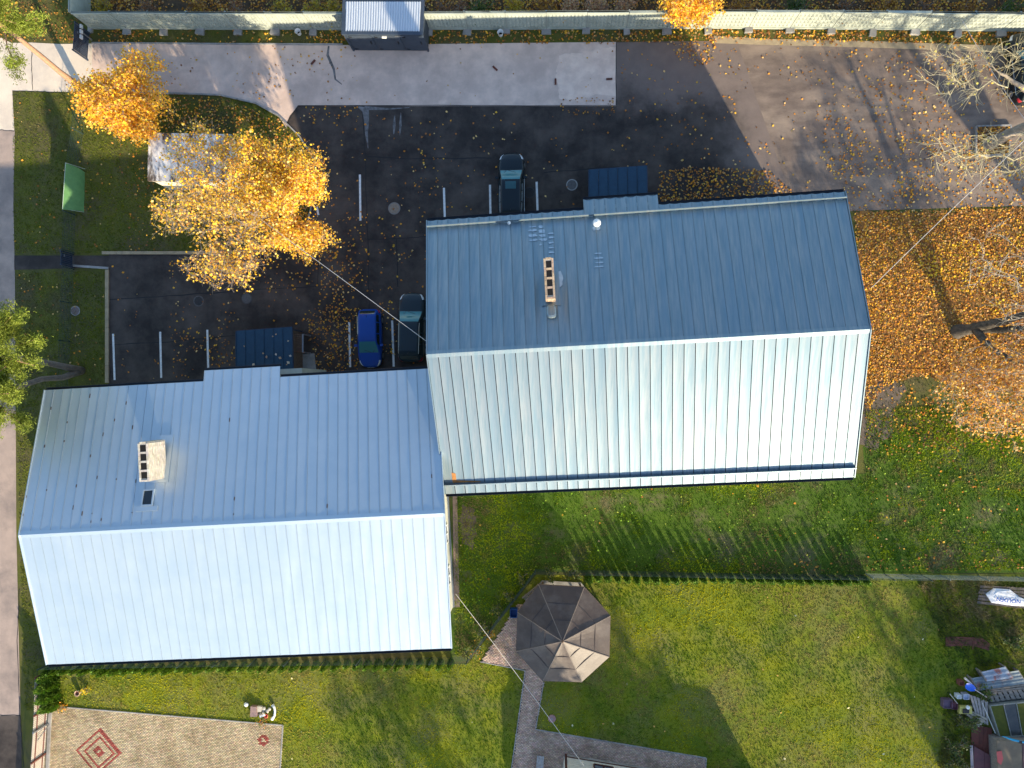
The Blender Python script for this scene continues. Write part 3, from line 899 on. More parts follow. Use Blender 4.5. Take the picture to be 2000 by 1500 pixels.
def chimney(parent, q, pxs, h, w, l, m, seam, cowl=None):
    """Brick stack at px (top centre), with four flues in a row along the slope direction."""
    zt = h
    c = G(*pxs, zt)
    p = roof_at(q, *pxs)
    ux = uR; vy = vR
    bot = c[2]-1.9
    # bricks laid course by course
    V = MB(); r = np.random.default_rng(7)
    core = MB().box((c[0], c[1], (bot+zt-.03)/2), (w-.06, l-.06, zt-.03-bot), rz=math.atan2(ux[1], ux[0]))
    stack = core.build('chimney', mat('mortar', (.40, .37, .32), (.3, .28, .24), 8, 1), parent)
    cols = []
    rz = math.atan2(ux[1], ux[0])
    def brick(cx, cy, z, sx, sy):
        pos = np.array([c[0], c[1], 0])+ux*cx+vy*cy
        V.box((pos[0], pos[1], z), (sx-.012, sy-.012, .066), rz=rz)
        t = r.uniform(.7, 1.1); cols.extend([(t, t*r.uniform(.93, 1), t*r.uniform(.85, 1))]*8)
    nz = int((zt-bot)/.077)
    for k in range(nz):
        z = zt-.035-k*.077; off = .125*(k % 2)
        n = int(round(l/.25))
        for i in range(n):
            for sx in (-1, 1):
                cy = -l/2+.125+i*.25+(off if i < n-1 else 0)*.9
                brick(sx*(w/2-.06), min(cy, l/2-.125), z, .12, .25)
        for i in range(max(1, int(round((w-.24)/.25)))):
            for sy in (-1, 1):
                brick(-w/2+.12+(i+.5)*(w-.24)/max(1, int(round((w-.24)/.25))), sy*(l/2-.06), z, (w-.24)/max(1, int(round((w-.24)/.25))), .12)
    for fy in np.linspace(-l/2+.12, l/2-.12, 5)[1:-1]:
        for kk in range(3): brick(0, fy, zt-.035-kk*.077, w-.24, .12)
    org = wloc(stack)
    me = V.mesh('bricks', m, False, org)
    ca = me.color_attributes.new('Col', 'FLOAT_COLOR', 'POINT')
    ca.data.foreach_set('color', np.concatenate([np.array(cols), np.ones((len(cols), 1))], 1).astype(np.float32).ravel())
    o = link_mesh('bricks', me, stack); o['kind'] = 'stuff'
    ys = np.linspace(-l/2+.12, l/2-.12, 5)
    for a, b_ in zip(ys[:-1], ys[1:]):
        pos = np.array([c[0], c[1], 0])+vy*(a+b_)/2
        MB().box((pos[0], pos[1], zt-.022), (w-.27, (b_-a)-.15, .004), rz=rz).build('flue', M_SOOT, stack)
    # flashing plate round the foot
    nn = on_roof(q, 0, 0)[1]; ax = on_roof(q, 0, 0)[2]; dn = on_roof(q, 0, 0)[3]
    foot = np.array([c[0], c[1], 0]); p0 = on_roof(q, 0, 0)[0]
    foot[2] = p0[2]-((foot-p0)@np.array([nn[0], nn[1], 0]))/nn[2]
    fl = MB()
    fl.box(foot+nn*.03, (w+.55, l+.6, .02), axes=(ax, -dn, nn))
    fl.build('flashing', m if seam is None else seam, stack)
    return stack, foot


stR, footR = chimney(bR, nR, (1073, 543), 10.7, .56, 2.3, M_BRICKO, M_ROOF_R)
stL, footL = chimney(bL, nL, (280, 902), 9.75, .62, 2.35, M_BRICKW, M_ROOF_L)
rs_ = np.random.default_rng(9)
for k in range(30):
    i = int(rs_.integers(0, 12)) if k < 24 else int(rs_.integers(12, 41))
    t0 = rs_.uniform(.05, .95); c0, nn, ax, dn = on_roof(nL, i/41, t0)
    ln = rs_.uniform(.05, .28); wd = rs_.uniform(.02, .05)
    MB().box(c0+nn*.016, (wd+.02, ln, .012), axes=(ax, -dn, nn)).build('rust_spot', mat('rust_spot', (.13, .085, .06), (.06, .05, .05), 9, .9), roofL)
# roof vents and pipes of the right building
for (px, py, rr, hh) in [(1165, 438, .24, .45), (995, 437, .10, .3)]:
    p = roof_at(nR, px, py)
    MB().lathe(p-np.array([0, 0, .1]), [(rr*.6, 0), (rr*.6, hh), (rr, hh), (rr, hh+.06), (rr*.75, hh+.14), (.02, hh+.2)], 18).build('roof_vent', M_WHITE, roofR, smooth=False)
p = roof_at(nR, 1077, 610); _, nn, ax, dn = on_roof(nR, 0, 0)
hood = MB()
ring0 = []; ring1 = []; ring2 = []
for i in range(16):
    a = 2*math.pi*i/16
    ca = math.copysign(abs(math.cos(a))**.6, math.cos(a)); sa = math.copysign(abs(math.sin(a))**.6, math.sin(a))
    ring0.append(p+ax*ca*.28+dn*sa*.40); ring1.append(p+ax*ca*.27+dn*sa*.39+nn*.18); ring2.append(p+ax*ca*.20+dn*sa*.31+nn*.22)
hood.add(ring0+ring1+ring2, [(i, (i+1) % 16, 16+(i+1) % 16, 16+i) for i in range(16)]+[(16+i, 16+(i+1) % 16, 32+(i+1) % 16, 32+i) for i in range(16)]+[tuple(range(32, 48))])
hood.build('roof_hatch', M_ROOF_R, roofR)
# skylight of the left building
p = roof_at(nL, 290, 972); _, nn, ax, dn = on_roof(nL, 0, 0)
sk = MB()
for a0, a1, b0, b1 in ((-.36, .36, -.50, -.42), (-.36, .36, .42, .50), (-.36, -.28, -.42, .42), (.28, .36, -.42, .42)):
    sk.box(p+ax*(a0+a1)/2+dn*(b0+b1)/2+nn*.06, (a1-a0, b1-b0, .12), axes=(ax, -dn, nn))
sko = sk.build('skylight', M_ROOF_L, roofL)
MB().box(p+nn*.05, (.56, .84, .02), axes=(ax, -dn, nn)).build('pane', M_GLASS, sko)
MB().box(p+dn*-.66+ax*.0+nn*.045, (1.35, .28, .05), axes=(ax, -dn, nn)).build('flashing', M_ROOF_L, sko)
# rainwater hopper where the higher roof drains onto the lower one
p = G(850, 843, 6.9)
hb = MB().box(p+np.array([0, 0, .35]), (.85, .38, .22), rz=.05)
hb.tube([p+np.array([.3, -.1, .3]), p+np.array([.32, -.2, .05]), p+np.array([.3, -.35, -.05])], .07, 8)
hb.build('rain_hopper', M_ROOF_R, bR)
# porch walls beneath the canopies
for bld, q, npan, ext, px0, px1 in ((bL, nL, 41, (17, 25), 430, 604), (bR, nR, 39, (15, 22), 1150, 1285)):
    ux, vy = (uL, vL) if bld is bL else (uR, vR)
    ze = q[2][2]
    a = bil(q, ext[0]/npan+.006, 1); b_ = bil(q, ext[1]/npan+(.035 if bld is bL else -.006), 1)
    zt = ze-1.4
    pr = MB().prism([(p_[0], p_[1]) for p_ in (a-vy*.8, b_-vy*.8, b_+vy*.55, a+vy*.55)], 0, zt)
    pr.build('porch_wall', M_PLASTER, bld)

# ------------------------------------------------------------------ garden house at the bottom edge
hA = G(1103, 1472); hd = nrm((G(1274, 1500)-hA)*np.array([1, 1, 0])); hn = np.array([hd[1], -hd[0], 0])   # hn points away from the lawn (down in the picture)
hn = hn if hn[1] < 0 else -hn
HL, HD, HE, HR = 13.5, 7.0, 2.55, 2.9
house = thing('garden_house', hA+hd*HL/2+hn*HD/2, 'cream house with brown corner boards cut off by the bottom edge, beside the paved path', 'building')
M_SIDING = mat('cream_siding', (.66, .62, .52), (.60, .56, .47), 3, .8)
M_BROWN = mat('brown_trim', (.085, .028, .02), (.06, .022, .016), 5, .6)
hw = MB(); c = [hA, hA+hd*HL, hA+hd*HL+hn*HD, hA+hn*HD]
m0, m1 = hA+hn*HD/2, hA+hd*HL+hn*HD/2
vs = [(p[0], p[1], 0.0) for p in c]+[(p[0], p[1], HE) for p in c]+[(m0[0], m0[1], HR-.1), (m1[0], m1[1], HR-.1)]
hw.add(vs, [(0, 1, 5, 4), (2, 3, 7, 6), (1, 2, 6, 9, 5), (3, 0, 4, 8, 7)])
hw.build('wall', M_SIDING, house)
upv = np.array([0, 0, 1.0])
for k in range(9):
    z = .30+k*.25
    MB().beam(hA-hn*.012+upv*z, hA+hd*HL-hn*.012+upv*z, .02, .012).build('siding_board', M_SIDING, house)
for a in (0.07, HL-.07):
    MB().box(hA+hd*a-hn*.02+upv*HE/2, (.15, .05, HE), rz=math.atan2(hd[1], hd[0])).build('corner_board', M_BROWN, house)
MB().beam(hA-hn*.03+upv*.42, hA+hd*HL-hn*.03+upv*.42, .05, .06).build('base_rail', M_BROWN, house)
MB().prism([(p+(p-(c[0]+c[2])/2)*.004)[:2] for p in c], 0, .3).build('plinth', M_CONC, house)
for a in (2.0, 5.2, 8.4):
    f = MB(); o = hA+hd*a-hn*.04+upv*.85
    for p_, q_ in (((0, 0), (1.3, 0)), ((0, 1.3), (1.3, 1.3)), ((0, 0), (0, 1.3)), ((1.3, 0), (1.3, 1.3)), ((.65, 0), (.65, 1.3))):
        f.beam(o+hd*p_[0]+upv*p_[1], o+hd*q_[0]+upv*q_[1], .08, .1)
    wo_ = f.build('window', M_BROWN, house)
    q = o+hn*.02
    MB().add([q, q+hd*1.3, q+hd*1.3+upv*1.3, q+upv*1.3], [(0, 1, 2, 3)]).build('pane', mat('window_glass', (.10, .13, .17), rough=.08, spec=.7), wo_)
rf = MB(); ov = .08
for s0, s1 in ((c[0]-hn*ov-hd*ov, c[1]-hn*ov+hd*ov), (c[3]+hn*ov-hd*ov, c[2]+hn*ov+hd*ov)):
    e0 = np.array([s0[0], s0[1], HE-.2]); e1 = np.array([s1[0], s1[1], HE-.2])
    t0 = np.array([m0[0], m0[1], HR])-hd*ov; t1 = np.array([m1[0], m1[1], HR])+hd*ov
    rf.add([e0, e1, t1, t0, e0-upv*.1, e1-upv*.1, t1-upv*.1, t0-upv*.1], [(0, 1, 2, 3), (7, 6, 5, 4), (0, 4, 5, 1), (1, 5, 6, 2), (2, 6, 7, 3), (3, 7, 4, 0)])
rf.build('roof', mat('brown_roof', (.11, .06, .045), (.08, .045, .035), 4, .8), house)
# ------------------------------------------------------------------ concrete panel fence along the top
M_FENCE = mat('green_grey_panel', (.37, .40, .34), (.30, .33, .285), 1.2, .9, bump=.15, bscale=30, c3=(.24, .27, .22), scale3=.8, amt3=.5)
M_FPOST = mat('fence_post', (.33, .34, .30), (.25, .26, .23), 3, .9, bump=.2, bscale=30)
FW, FH = 2.74, 2.25


def fence_panel_mesh():
    b = MB(); b.box((0, .0, FH/2+.04), (FW, .09, FH-.08))
    nx, nz = 10, 4; x0, x1, z0, z1 = -FW/2+.1, FW/2-.1, .3, FH-.25
    for i in range(nx):
        for j in range(nz):
            xa, xb = x0+(x1-x0)*i/nx, x0+(x1-x0)*(i+1)/nx; za, zb = z0+(z1-z0)*j/nz, z0+(z1-z0)*(j+1)/nz
            g_ = .018; y = -.046
            b.add([(xa+g_, y, za+g_), (xb-g_, y, za+g_), (xb-g_, y, zb-g_), (xa+g_, y, zb-g_), ((xa+xb)/2, y-.055, (za+zb)/2)], [(0, 1, 4), (1, 2, 4), (2, 3, 4), (3, 0, 4)])
    b.box((0, -.02, FH-.06), (FW, .16, .12)); b.box((0, -.02, .14), (FW, .15, .2))
    return b.mesh('fence_panel', M_FENCE)


pm = fence_panel_mesh()
pom = MB().box((0, .0, FH/2), (.11, .15, FH-.1)).mesh('fence_post', M_FPOST)
fm = MB().prism([(-.32, -.62), (.30, -.60), (.26, .25), (-.28, .25)], 0, .24)
ftm = fm.mesh('concrete_foot', M_CONC)
fence = thing('concrete_fence', G(1000, 56), 'pale green concrete panel fence running along the top edge', 'fence')
fpts = [(178, 55), (680, 57), (1000, 56), (1400, 54), (1700, 56), (2140, 62)]
wp = P(fpts)
acc = [0.0]
for a, b_ in zip(wp[:-1], wp[1:]): acc.append(acc[-1]+np.linalg.norm(b_-a))


def fence_at(d):
    for i in range(len(wp)-1):
        if d <= acc[i+1] or i == len(wp)-2:
            t = (d-acc[i])/(acc[i+1]-acc[i]); dr = wp[i+1]-wp[i]
            return wp[i]+dr*t, math.atan2(dr[1], dr[0])


d = 0.0; step = FW+.05
rr = random.Random(3)
while d < acc[-1]-step:
    p, a = fence_at(d+step/2)
    if not (G(676, 57)[0] < p[0] < G(836, 57)[0]):
        o = link_mesh('fence_panel', pm, fence, p+np.array([0, 0, rr.uniform(-.03, .02)])); o.rotation_euler = (rr.uniform(-.008, .008), rr.uniform(-.006, .006), a)
    p, a = fence_at(d)
    o = link_mesh('fence_post', pom, fence, p+np.array([0, .06, 0])); o.rotation_euler[2] = a
    o = link_mesh('concrete_foot', ftm, fence, p-np.array([0, 0, rr.uniform(0, .12)])); o.rotation_euler[2] = a+rr.uniform(-.15, .15); o.scale = (rr.uniform(.5, 1.1), rr.uniform(.6, 1), 1)
    d += step
for k in range(3):
    p = G(178, 55)+np.array([-.06, step*(k+.5), 0])
    o = link_mesh('fence_panel', pm, fence, p); o.rotation_euler[2] = -math.pi/2
    o = link_mesh('fence_post', pom, fence, p+np.array([0, step/2, 0]))

# ------------------------------------------------------------------ storage container by the fence
cz = 2.55
q = [G(690, 100), G(838, 101)]
cx = nrm((q[1]-q[0])*np.array([1, 1, 0])); cy = np.array([-cx[1], cx[0], 0])
cw, cd = np.linalg.norm(q[1]-q[0]), 2.25
ct = thing('storage_container', (q[0]+q[1])/2+cy*cd/2, 'dark blue steel storage container with ribbed silver roof by the concrete fence', 'container')
cc = (q[0]+q[1])/2+cy*cd/2
rzc = math.atan2(cx[1], cx[0])
M_CONT = mat('slate_steel', (.042, .058, .082), (.032, .045, .066), 2.5, .5, bump=.08, c3=(.06, .07, .085), scale3=.8, amt3=.5)
MB().box(cc+[0, 0, cz/2], (cw-.1, cd-.1, cz-.1), rz=rzc).build('body', M_CONT, ct)
fr = MB()
for sx in (-1, 1):
    for sy in (-1, 1):
        fr.box(cc+cx*sx*(cw/2-.05)+cy*sy*(cd/2-.05)+[0, 0, cz/2], (.12, .12, cz), rz=rzc)
    fr.box(cc+cx*sx*(cw/2-.06)+[0, 0, cz], (.26, cd+.06, .12), rz=rzc)
for sy in (-1, 1): fr.box(cc+cy*sy*(cd/2-.04)+[0, 0, cz], (cw+.1, .26, .13), rz=rzc)
fr.build('frame', M_CONT, ct)
rm = MB(); rows = []
nb = 30
xs = []
for i in range(nb):
    for f_, h_ in ((0, 0), (.30, 0), (.42, .05), (.82, .05), (.94, 0)): xs.append(((i+f_)/nb, h_))
xs.append((1, 0))
for yy in (-1, 1):
    rows.append([cc+cx*(-cw/2+.16+(cw-.32)*s)+cy*yy*(cd/2-.12)+np.array([0, 0, cz+.03+h_+(.04 if yy > 0 else 0)]) for s, h_ in xs])
rm.grid(rows); rm.build('ribbed_roof', mat('ribbed_silver', (.58, .62, .66), (.50, .54, .58), 3, .4, metal=.25, stretch=(6, .4, 1)), ct)
for (a, w_) in ((-.30, 1.55), (.04, 1.7), (.36, 1.3)):
    dr = MB().box(cc+cx*a*cw-cy*(cd/2-.03)+[0, 0, 1.2], (w_, .05, 2.1), rz=rzc).build('door', M_CONT, ct)
    MB().box(cc+cx*(a*cw+w_*.36)-cy*(cd/2+.03)+[0, 0, 1.3], (.05, .07, .30), rz=rzc).build('handle', M_BLACK, dr)
    for z in (.35, 2.05): MB().box(cc+cx*(a*cw-w_*.46)-cy*(cd/2+.0)+[0, 0, z], (.22, .05, .06), rz=rzc).build('hinge', M_BLACK, dr)
MB().box(cc+cx*.05-cy*(cd/2+.06)+[0, 0, 2.18], (.32, .12, .10), rz=rzc).build('lamp', M_WHITE, ct)
MB().box(cc+cx*1.1-cy*(cd/2+.03)+[0, 0, 2.25], (.6, .05, .05), rz=rzc).build('rail', M_METAL, ct)

# ------------------------------------------------------------------ transformer kiosk under the big tree
kz = 2.6
kr = [G(290, 259, kz), G(452, 262, kz), G(452, 356, kz), G(288, 353, kz)]
kc = sum(kr)/4
kio = thing('transformer_kiosk', (kc[0], kc[1], 0), 'small cream kiosk with stained flat concrete roof beneath the big yellow tree', 'kiosk')
ki = [kc+(p-kc)*.94 for p in kr]
MB().prism([p[:2] for p in ki], 0, kz-.22).build('wall', mat('kiosk_render', (.60, .57, .46), (.5, .47, .38), 2, .9), kio)
M_KROOF = mat('stained_concrete', (.80, .76, .70), (.60, .56, .52), 1.5, .9, c3=(.095, .07, .052), scale3=.7, amt3=1.0, thr3=(.48, .58), stretch=(1.6, .5, 1), bump=.2)
MB().prism([p[:2] for p in kr], kz-.22, kz).build('roof_slab', M_KROOF, kio)
dmid = (ki[2]+ki[3])/2
for s in (-.55, .55):
    MB().box((dmid[0]+s, dmid[1]-.012, 1.05), (.95, .03, 2.0)).build('door', M_METAL, kio)

# ------------------------------------------------------------------ bin shelters against the north walls
M_SHED = mat('shed_blue', (.018, .058, .100), (.014, .046, .082), 3, .42, metal=.1, bump=.04)
M_SLAT = mat('shelter_slat', (.16, .10, .065), (.09, .06, .045), 6, .8)


def shelter(label, px, zs, npan, slats):
    p = [G(x, y, z) for (x, y), z in zip(px, zs)]           # NW, NE, SE, SW of the roof
    c = sum(p)/4
    t = thing('bin_shelter', (c[0], c[1], 0), label, 'shelter')
    ins = [c+(q-c)*.93 for q in p]
    for q in ins:
        MB().box((q[0], q[1], q[2]/2-.05), (.09, .09, q[2]-.1)).build('post', M_NAVY, t)
    up = np.array([0, 0, 1.0])
    rim = MB()
    for i in range(4): rim.beam(p[i]-up*.05, p[(i+1) % 4]-up*.05, .08, .12)
    rim.build('roof_rim', M_NAVY, t)
    for i in range(npan):
        a0, a1 = i/npan+.004, (i+1)/npan-.004
        A, B = p[0]+(p[1]-p[0])*a0, p[0]+(p[1]-p[0])*a1; D, C = p[3]+(p[2]-p[3])*a0, p[3]+(p[2]-p[3])*a1
        b = MB(); b.add([A+up*.02, B+up*.02, C+up*.02, D+up*.02], [(0, 1, 2, 3)])
        b.beam(A+up*.035, D+up*.035, .025, .045)
        b.build('roof_panel', M_SHED, t)
    for (i, j) in ((0, 1), (1, 2), (3, 0)):
        if (i, j) not in slats: continue
        n = 11
        for k in range(n):
            z = .15+k*.175
            MB().beam(np.array([ins[i][0], ins[i][1], z]), np.array([ins[j][0], ins[j][1], z]), .03, .13).build('slat', M_SLAT, t)
    return t, p


shA, pA = shelter('dark blue metal roofed shelter behind the left building, leaves on its roof', [(461, 647), (570, 639), (573, 742), (461, 745)], (2.45, 2.45, 2.25, 2.25), 6, [(0, 1), (1, 2), (3, 0)])
shB, pB = shelter('dark teal metal roofed shelter behind the right building beside the manhole', [(1150, 332), (1263, 324), (1265, 410), (1150, 418)], (2.45, 2.45, 2.25, 2.25), 6, [(0, 1), (1, 2), (3, 0)])
v, t_, c_ = leaf_arrays(np.array([G(x, y, 2.46) for x, y in [(533, 657), (539, 653), (563, 666), (514, 690), (539, 692), (495, 712), (547, 699), (563, 708), (567, 695), (477, 676), (560, 712), (521, 697)]]), .2, rng, .2, [(.70, .60, .48), (.55, .35, .2), (.62, .5, .35)])
o = link_mesh('leaves_on_shelter', np_mesh('leaves_on_shelter', v, t_, M_LITTER, c_)); tag(o, 'pale fallen leaves scattered on the dark blue shelter roof', 'leaves', kind='stuff')
# slatted wooden screen and its pad
sp = [G(578, 652), G(606, 656), G(606, 690), G(578, 690)]
scr = thing('slatted_screen', G(592, 672), 'brown slatted timber screen with steel edge beside the left dark blue shelter', 'screen')
for k in range(9):
    f = (k+.5)/9
    a = sp[0]+(sp[3]-sp[0])*f; b_ = sp[1]+(sp[2]-sp[1])*f
    MB().beam(a+[0, 0, 1.5-.0*k], b_+[0, 0, 1.5], .09, .03).build('slat', M_SLAT, scr)
for a, b_ in ((sp[1], sp[2]), (sp[0], sp[3])): MB().beam(a+[0, 0, 1.48], b_+[0, 0, 1.48], .10, .10).build('rail', M_METAL, scr)
for q_ in sp: MB().box(q_+np.array([0, 0, .72]), (.08, .08, 1.44)).build('post', M_METAL, scr)
MB().prism([p[:2] for p in P([(578, 694), (614, 690), (620, 740), (578, 745)])], 0, .09).build('concrete_pad', M_CONC, loc=(0, 0, 0), kind='structure')

# ------------------------------------------------------------------ wire mesh fences


def mesh_fence(name, label, px, h, step=2.5, mcol=M_WIREG, vert=.1):
    pts = P(px)
    c = sum(pts)/len(pts)
    t = thing(name, c, label, 'fence')
    for a, b_ in zip(pts[:-1], pts[1:]):
        L = np.linalg.norm(b_-a); n = max(1, int(round(L/step))); d = (b_-a)/n
        for i in range(n):
            p, q_ = a+d*i, a+d*(i+1)
            MB().box(p+np.array([0, 0, h/2+.03]), (.06, .06, h+.06), rz=math.atan2(d[1], d[0])).build('fence_post', mcol, t)
            w = MB()
            for k in range(8):
                z = .06+(h-.1)*k/7
                w.beam(p+[0, 0, z], q_+[0, 0, z], .012, .012)
            m = int(np.linalg.norm(d)/vert)
            for k in range(m):
                s = p+d*(k+.5)/m
                w.box(s+np.array([0, 0, h/2]), (.006, .006, h-.06))
            w.build('mesh_panel', mcol, t)
    MB().box(pts[-1]+np.array([0, 0, h/2+.03]), (.06, .06, h+.06)).build('fence_post', mcol, t)
    return t


mesh_fence('wire_fence', 'dark green wire mesh fence behind the clipped row and round the gazebo', [(100, 1294), (500, 1287), (915, 1283), (1046, 1112), (1450, 1120), (1800, 1124)], 1.35)
mesh_fence('wire_fence', 'pale worn wire fence carrying on from the row towards the pallet', [(1690, 1120), (2060, 1128)], 1.2, mcol=mat('old_wire', (.16, .20, .18), rough=.7), vert=.2)
mesh_fence('wire_fence', 'thin wire fence crossing the front lawn above the footpath', [(168, 182), (163, 262), (152, 330), (147, 420), (145, 494)], 1.3, vert=.14)
mesh_fence('wire_fence', 'thin wire fence crossing the front lawn below the footpath', [(144, 526), (140, 592), (137, 667), (134, 740), (128, 790)], 1.2, vert=.14)
# green cloth tied to the wire fence
cl = thing('green_banner', G(155, 370), 'plain green cloth sheet tied to the wire fence on the front lawn', 'banner')
rows = []
A, B, C, D = G(166, 330, .15), G(128, 318, 1.55), G(122, 408, 1.5), G(164, 414, .15)
for i in range(13):
    s = i/12; row = []
    for j in range(9):
        t = j/8
        p = (A+(D-A)*s)*(1-t)+(B+(C-B)*s)*t
        bul = math.sin(math.pi*t)*(.12+.16*math.sin(math.pi*min(1, s*1.15)))
        p = p+np.array([bul*.7, .04*math.sin(s*13+t*4), -.10*math.sin(math.pi*t)*math.sin(math.pi*s)+.02*math.sin(s*17+t*9)])
        if s < .25: p = p+np.array([0, -.5*(.25-s)*(1-t)*2, 0])
        row.append(p)
    rows.append(row)
MB().grid(rows).build('cloth', mat('green_cloth', (.13, .30, .11), (.10, .24, .09), 3, .7, trans=.15), cl, smooth=True)
for a, b_ in ((A, B), (B, C), (C, D)): MB().tube([a, b_], .018, 6).build('edge_cord', mat('pale_cord', (.4, .5, .42), rough=.8), cl)
# dark gates


def panel_gate(label, base0, base1, h, slope=0):
    a, b_ = G(*base0), G(*base1); d = nrm(b_-a); L = np.linalg.norm(b_-a)
    t = thing('metal_gate', (a+b_)/2, label, 'gate')
    up = np.array([0, 0, 1.0])
    for q in (a, b_): MB().box(q+up*h/2, (.09, .09, h), rz=math.atan2(d[1], d[0])).build('gate_post', M_NAVY, t)
    n = max(6, int(L/.14))
    for k in range(n):
        MB().beam(a+d*(.08+(L-.16)*(k+.5)/n)+up*.12, a+d*(.08+(L-.16)*(k+.5)/n)+up*(h-.05), .03, (L-.16)/n*.86, up=(d[0], d[1], 0)).build('slat', M_NAVY, t)
    for z in (.14, h-.08): MB().beam(a+up*z, b_+up*z, .05, .05).build('rail', M_NAVY, t)
    MB().box(a+d*L*.3+up*(h-.3)+np.array([.08, 0, 0]), (.06, .16, .06)).build('handle', M_METAL, t)
    return t


panel_gate('dark navy slatted gate across the narrow footpath', (143, 497), (143, 522), 1.35)
panel_gate('dark navy slatted gate by the road at the corner of the concrete fence', (176, 66), (172, 118), 1.7)
mb = thing('white_barrier_box', G(176, 88), 'narrow white drive box mounted on the navy gate by the road', 'gate motor')
for k, y in enumerate((68, 78, 88)):
    MB().box(G(180, y, 0)+np.array([0, 0, 1.2]), (.12, .26, .22)).build('housing', M_WHITE, mb)
MB().box(G(180, 78)+np.array([0, 0, .55]), (.07, .07, 1.1)).build('stand', M_METAL, mb)

# picket fence by the patio
M_PICK = mat('picket_cream', (.62, .55, .48), (.50, .43, .37), 6, .8)
pf = thing('picket_fence', G(95, 1420), 'cream picket fence with red brown rails along the left edge of the patio', 'fence')
line = [(98, 1308), (96, 1375), (93, 1430), (88, 1500), (82, 1600)]
pw = P(line); tot = 0
pal_posts = []
for a, b_ in zip(pw[:-1], pw[1:]):
    L = np.linalg.norm(b_-a); n = int(L/.13)
    for k in range(n):
        q_ = a+(b_-a)*(k+.5)/n
        MB().box(q_+np.array([-.03, 0, .80]), (.022, .085, 1.35)).build('picket', M_PICK, pf)
    for z in (.35, 1.15): MB().beam(a+[.0, 0, z], b_+[.0, 0, z], .04, .08).build('rail', M_RUST, pf)
for y in (1308, 1380, 1412, 1470, 1540):
    x = np.interp(y, [p[1] for p in line], [p[0] for p in line])
    MB().box(G(x, y)+np.array([.04, 0, .78]), (.10, .12, 1.56)).build('post', M_METAL if y == 1412 else M_RUST, pf)
MB().beam(G(98, 1412)+[.05, 0, .1], G(94, 1432)+[.05, 0, 1.2], .05, .05).build('brace', M_METAL, pf)
kerb([(101, 1384), (99, 1412), (95, 1500), (89, 1600)], .22, .16, None).build('gate_track', M_CONC, loc=(0, 0, 0), kind='structure')

# ------------------------------------------------------------------ gazebo
gz = 2.35
gpx = [(1052, 1142), (1141, 1147), (1192, 1203), (1190, 1283), (1136, 1332), (1060, 1330), (1008, 1272), (1011, 1196)]
gp = [G(x, y, gz) for x, y in gpx]
gc = sum(gp)/8; apex = np.array([gc[0], gc[1], 3.75])
gaz = thing('gazebo', (gc[0], gc[1], 0), 'eight sided garden gazebo with brown weathered felt roof', 'gazebo')
M_FELT = mat('brown_felt', (.070, .048, .036), (.053, .037, .029), 1.1, .55, c3=(.115, .092, .076), scale3=.8, amt3=.6, bump=.12, bscale=12, spec=.5)
for i in range(8):
    a, b_ = gp[i], gp[(i+1) % 8]
    n_ = 6; rows = []
    for j in range(n_+1):
        t = j/n_
        rows.append([apex+((a+(b_-a)*s)-apex)*t+np.array([0, 0, -.05*math.sin(math.pi*t)*math.sin(math.pi*s)]) for s in np.linspace(0, 1, 5)])
    pnl = MB().grid(rows).build('roof_panel', M_FELT, gaz)
    MB().tube([a+[0, 0, .015], apex+[0, 0, .02]], .03, 6).build('ridge_roll', mat('felt_edge', (.20, .16, .13), (.14, .115, .1), 4, .7), gaz)
    for t in (.38, .68):
        p, q_ = apex+(a-apex)*t, apex+(b_-apex)*t
        MB().beam(p+[0, 0, -.01], q_+[0, 0, -.01], .05, .02).build('felt_lap', mat('felt_lap', (.07, .055, .05), rough=.9), pnl)
    MB().beam(a-[0, 0, .06], b_-[0, 0, .06], .04, .12).build('fascia', M_SLAT, gaz)
    q_ = gc+(a-gc)*.86
    MB().box((q_[0], q_[1], gz/2), (.12, .12, gz)).build('post', M_SLAT, gaz)
    if i not in (4, 5):
        q2 = gc+(b_-gc)*.86
        MB().beam((q_[0], q_[1], .85), (q2[0], q2[1], .85), .07, .09).build('rail', M_SLAT, gaz)
MB().lathe(apex, [(.09, -.03), (.09, .05), (.05, .08), (.06, .16), (.01, .22)], 12).build('finial', M_SLAT, gaz)
MB().prism([(gc+(p-gc)*.9)[:2] for p in gp], 0.0, .11).build('floor_slab', M_CONC, gaz)

# ------------------------------------------------------------------ small conifers of the two rows
M_THUJA = mat('thuja_foliage', W1, attr=True, rough=.7, trans=.15)


def thuja_mesh(seed, h, r0):
    r = np.random.default_rng(seed)
    n = 2600
    z = h*(1-np.sqrt(r.random(n))*.96)*1.0
    t = z/h
    rad = r0*np.clip(1.15*(1-t)**.7, .05, 1)*np.where(t < .12, .75+t*2, 1)*r.uniform(.55, 1.05, n)
    a = r.uniform(0, 2*math.pi, n)
    p = np.stack([rad*np.cos(a), rad*np.sin(a), z], 1)
    out = np.stack([np.cos(a), np.sin(a), np.full(n, .9)], 1); out += r.normal(0, .35, (n, 3)); out /= np.linalg.norm(out, axis=1)[:, None]
    sd = np.cross(out, r.normal(0, 1, (n, 3))); sd /= np.linalg.norm(sd, axis=1)[:, None]
    L = r.uniform(.07, .15, n)[:, None]
    V = np.stack([p-sd*L*.3, p+sd*L*.3, p+out*L+sd*L*.12, p+out*L*.9-sd*L*.12], 1).reshape(-1, 3)
    T = (np.array([(0, 1, 2), (0, 2, 3)])[None]+4*np.arange(n)[:, None, None]).reshape(-1, 3)
    C = np.array([(.10, .19, .012)])*r.uniform(.55, 1.6, (n, 1)); C[:, 0] *= r.uniform(.8, 1.3, n)
    return np_mesh('thuja', V, T, M_THUJA, np.repeat(C, 4, 0))


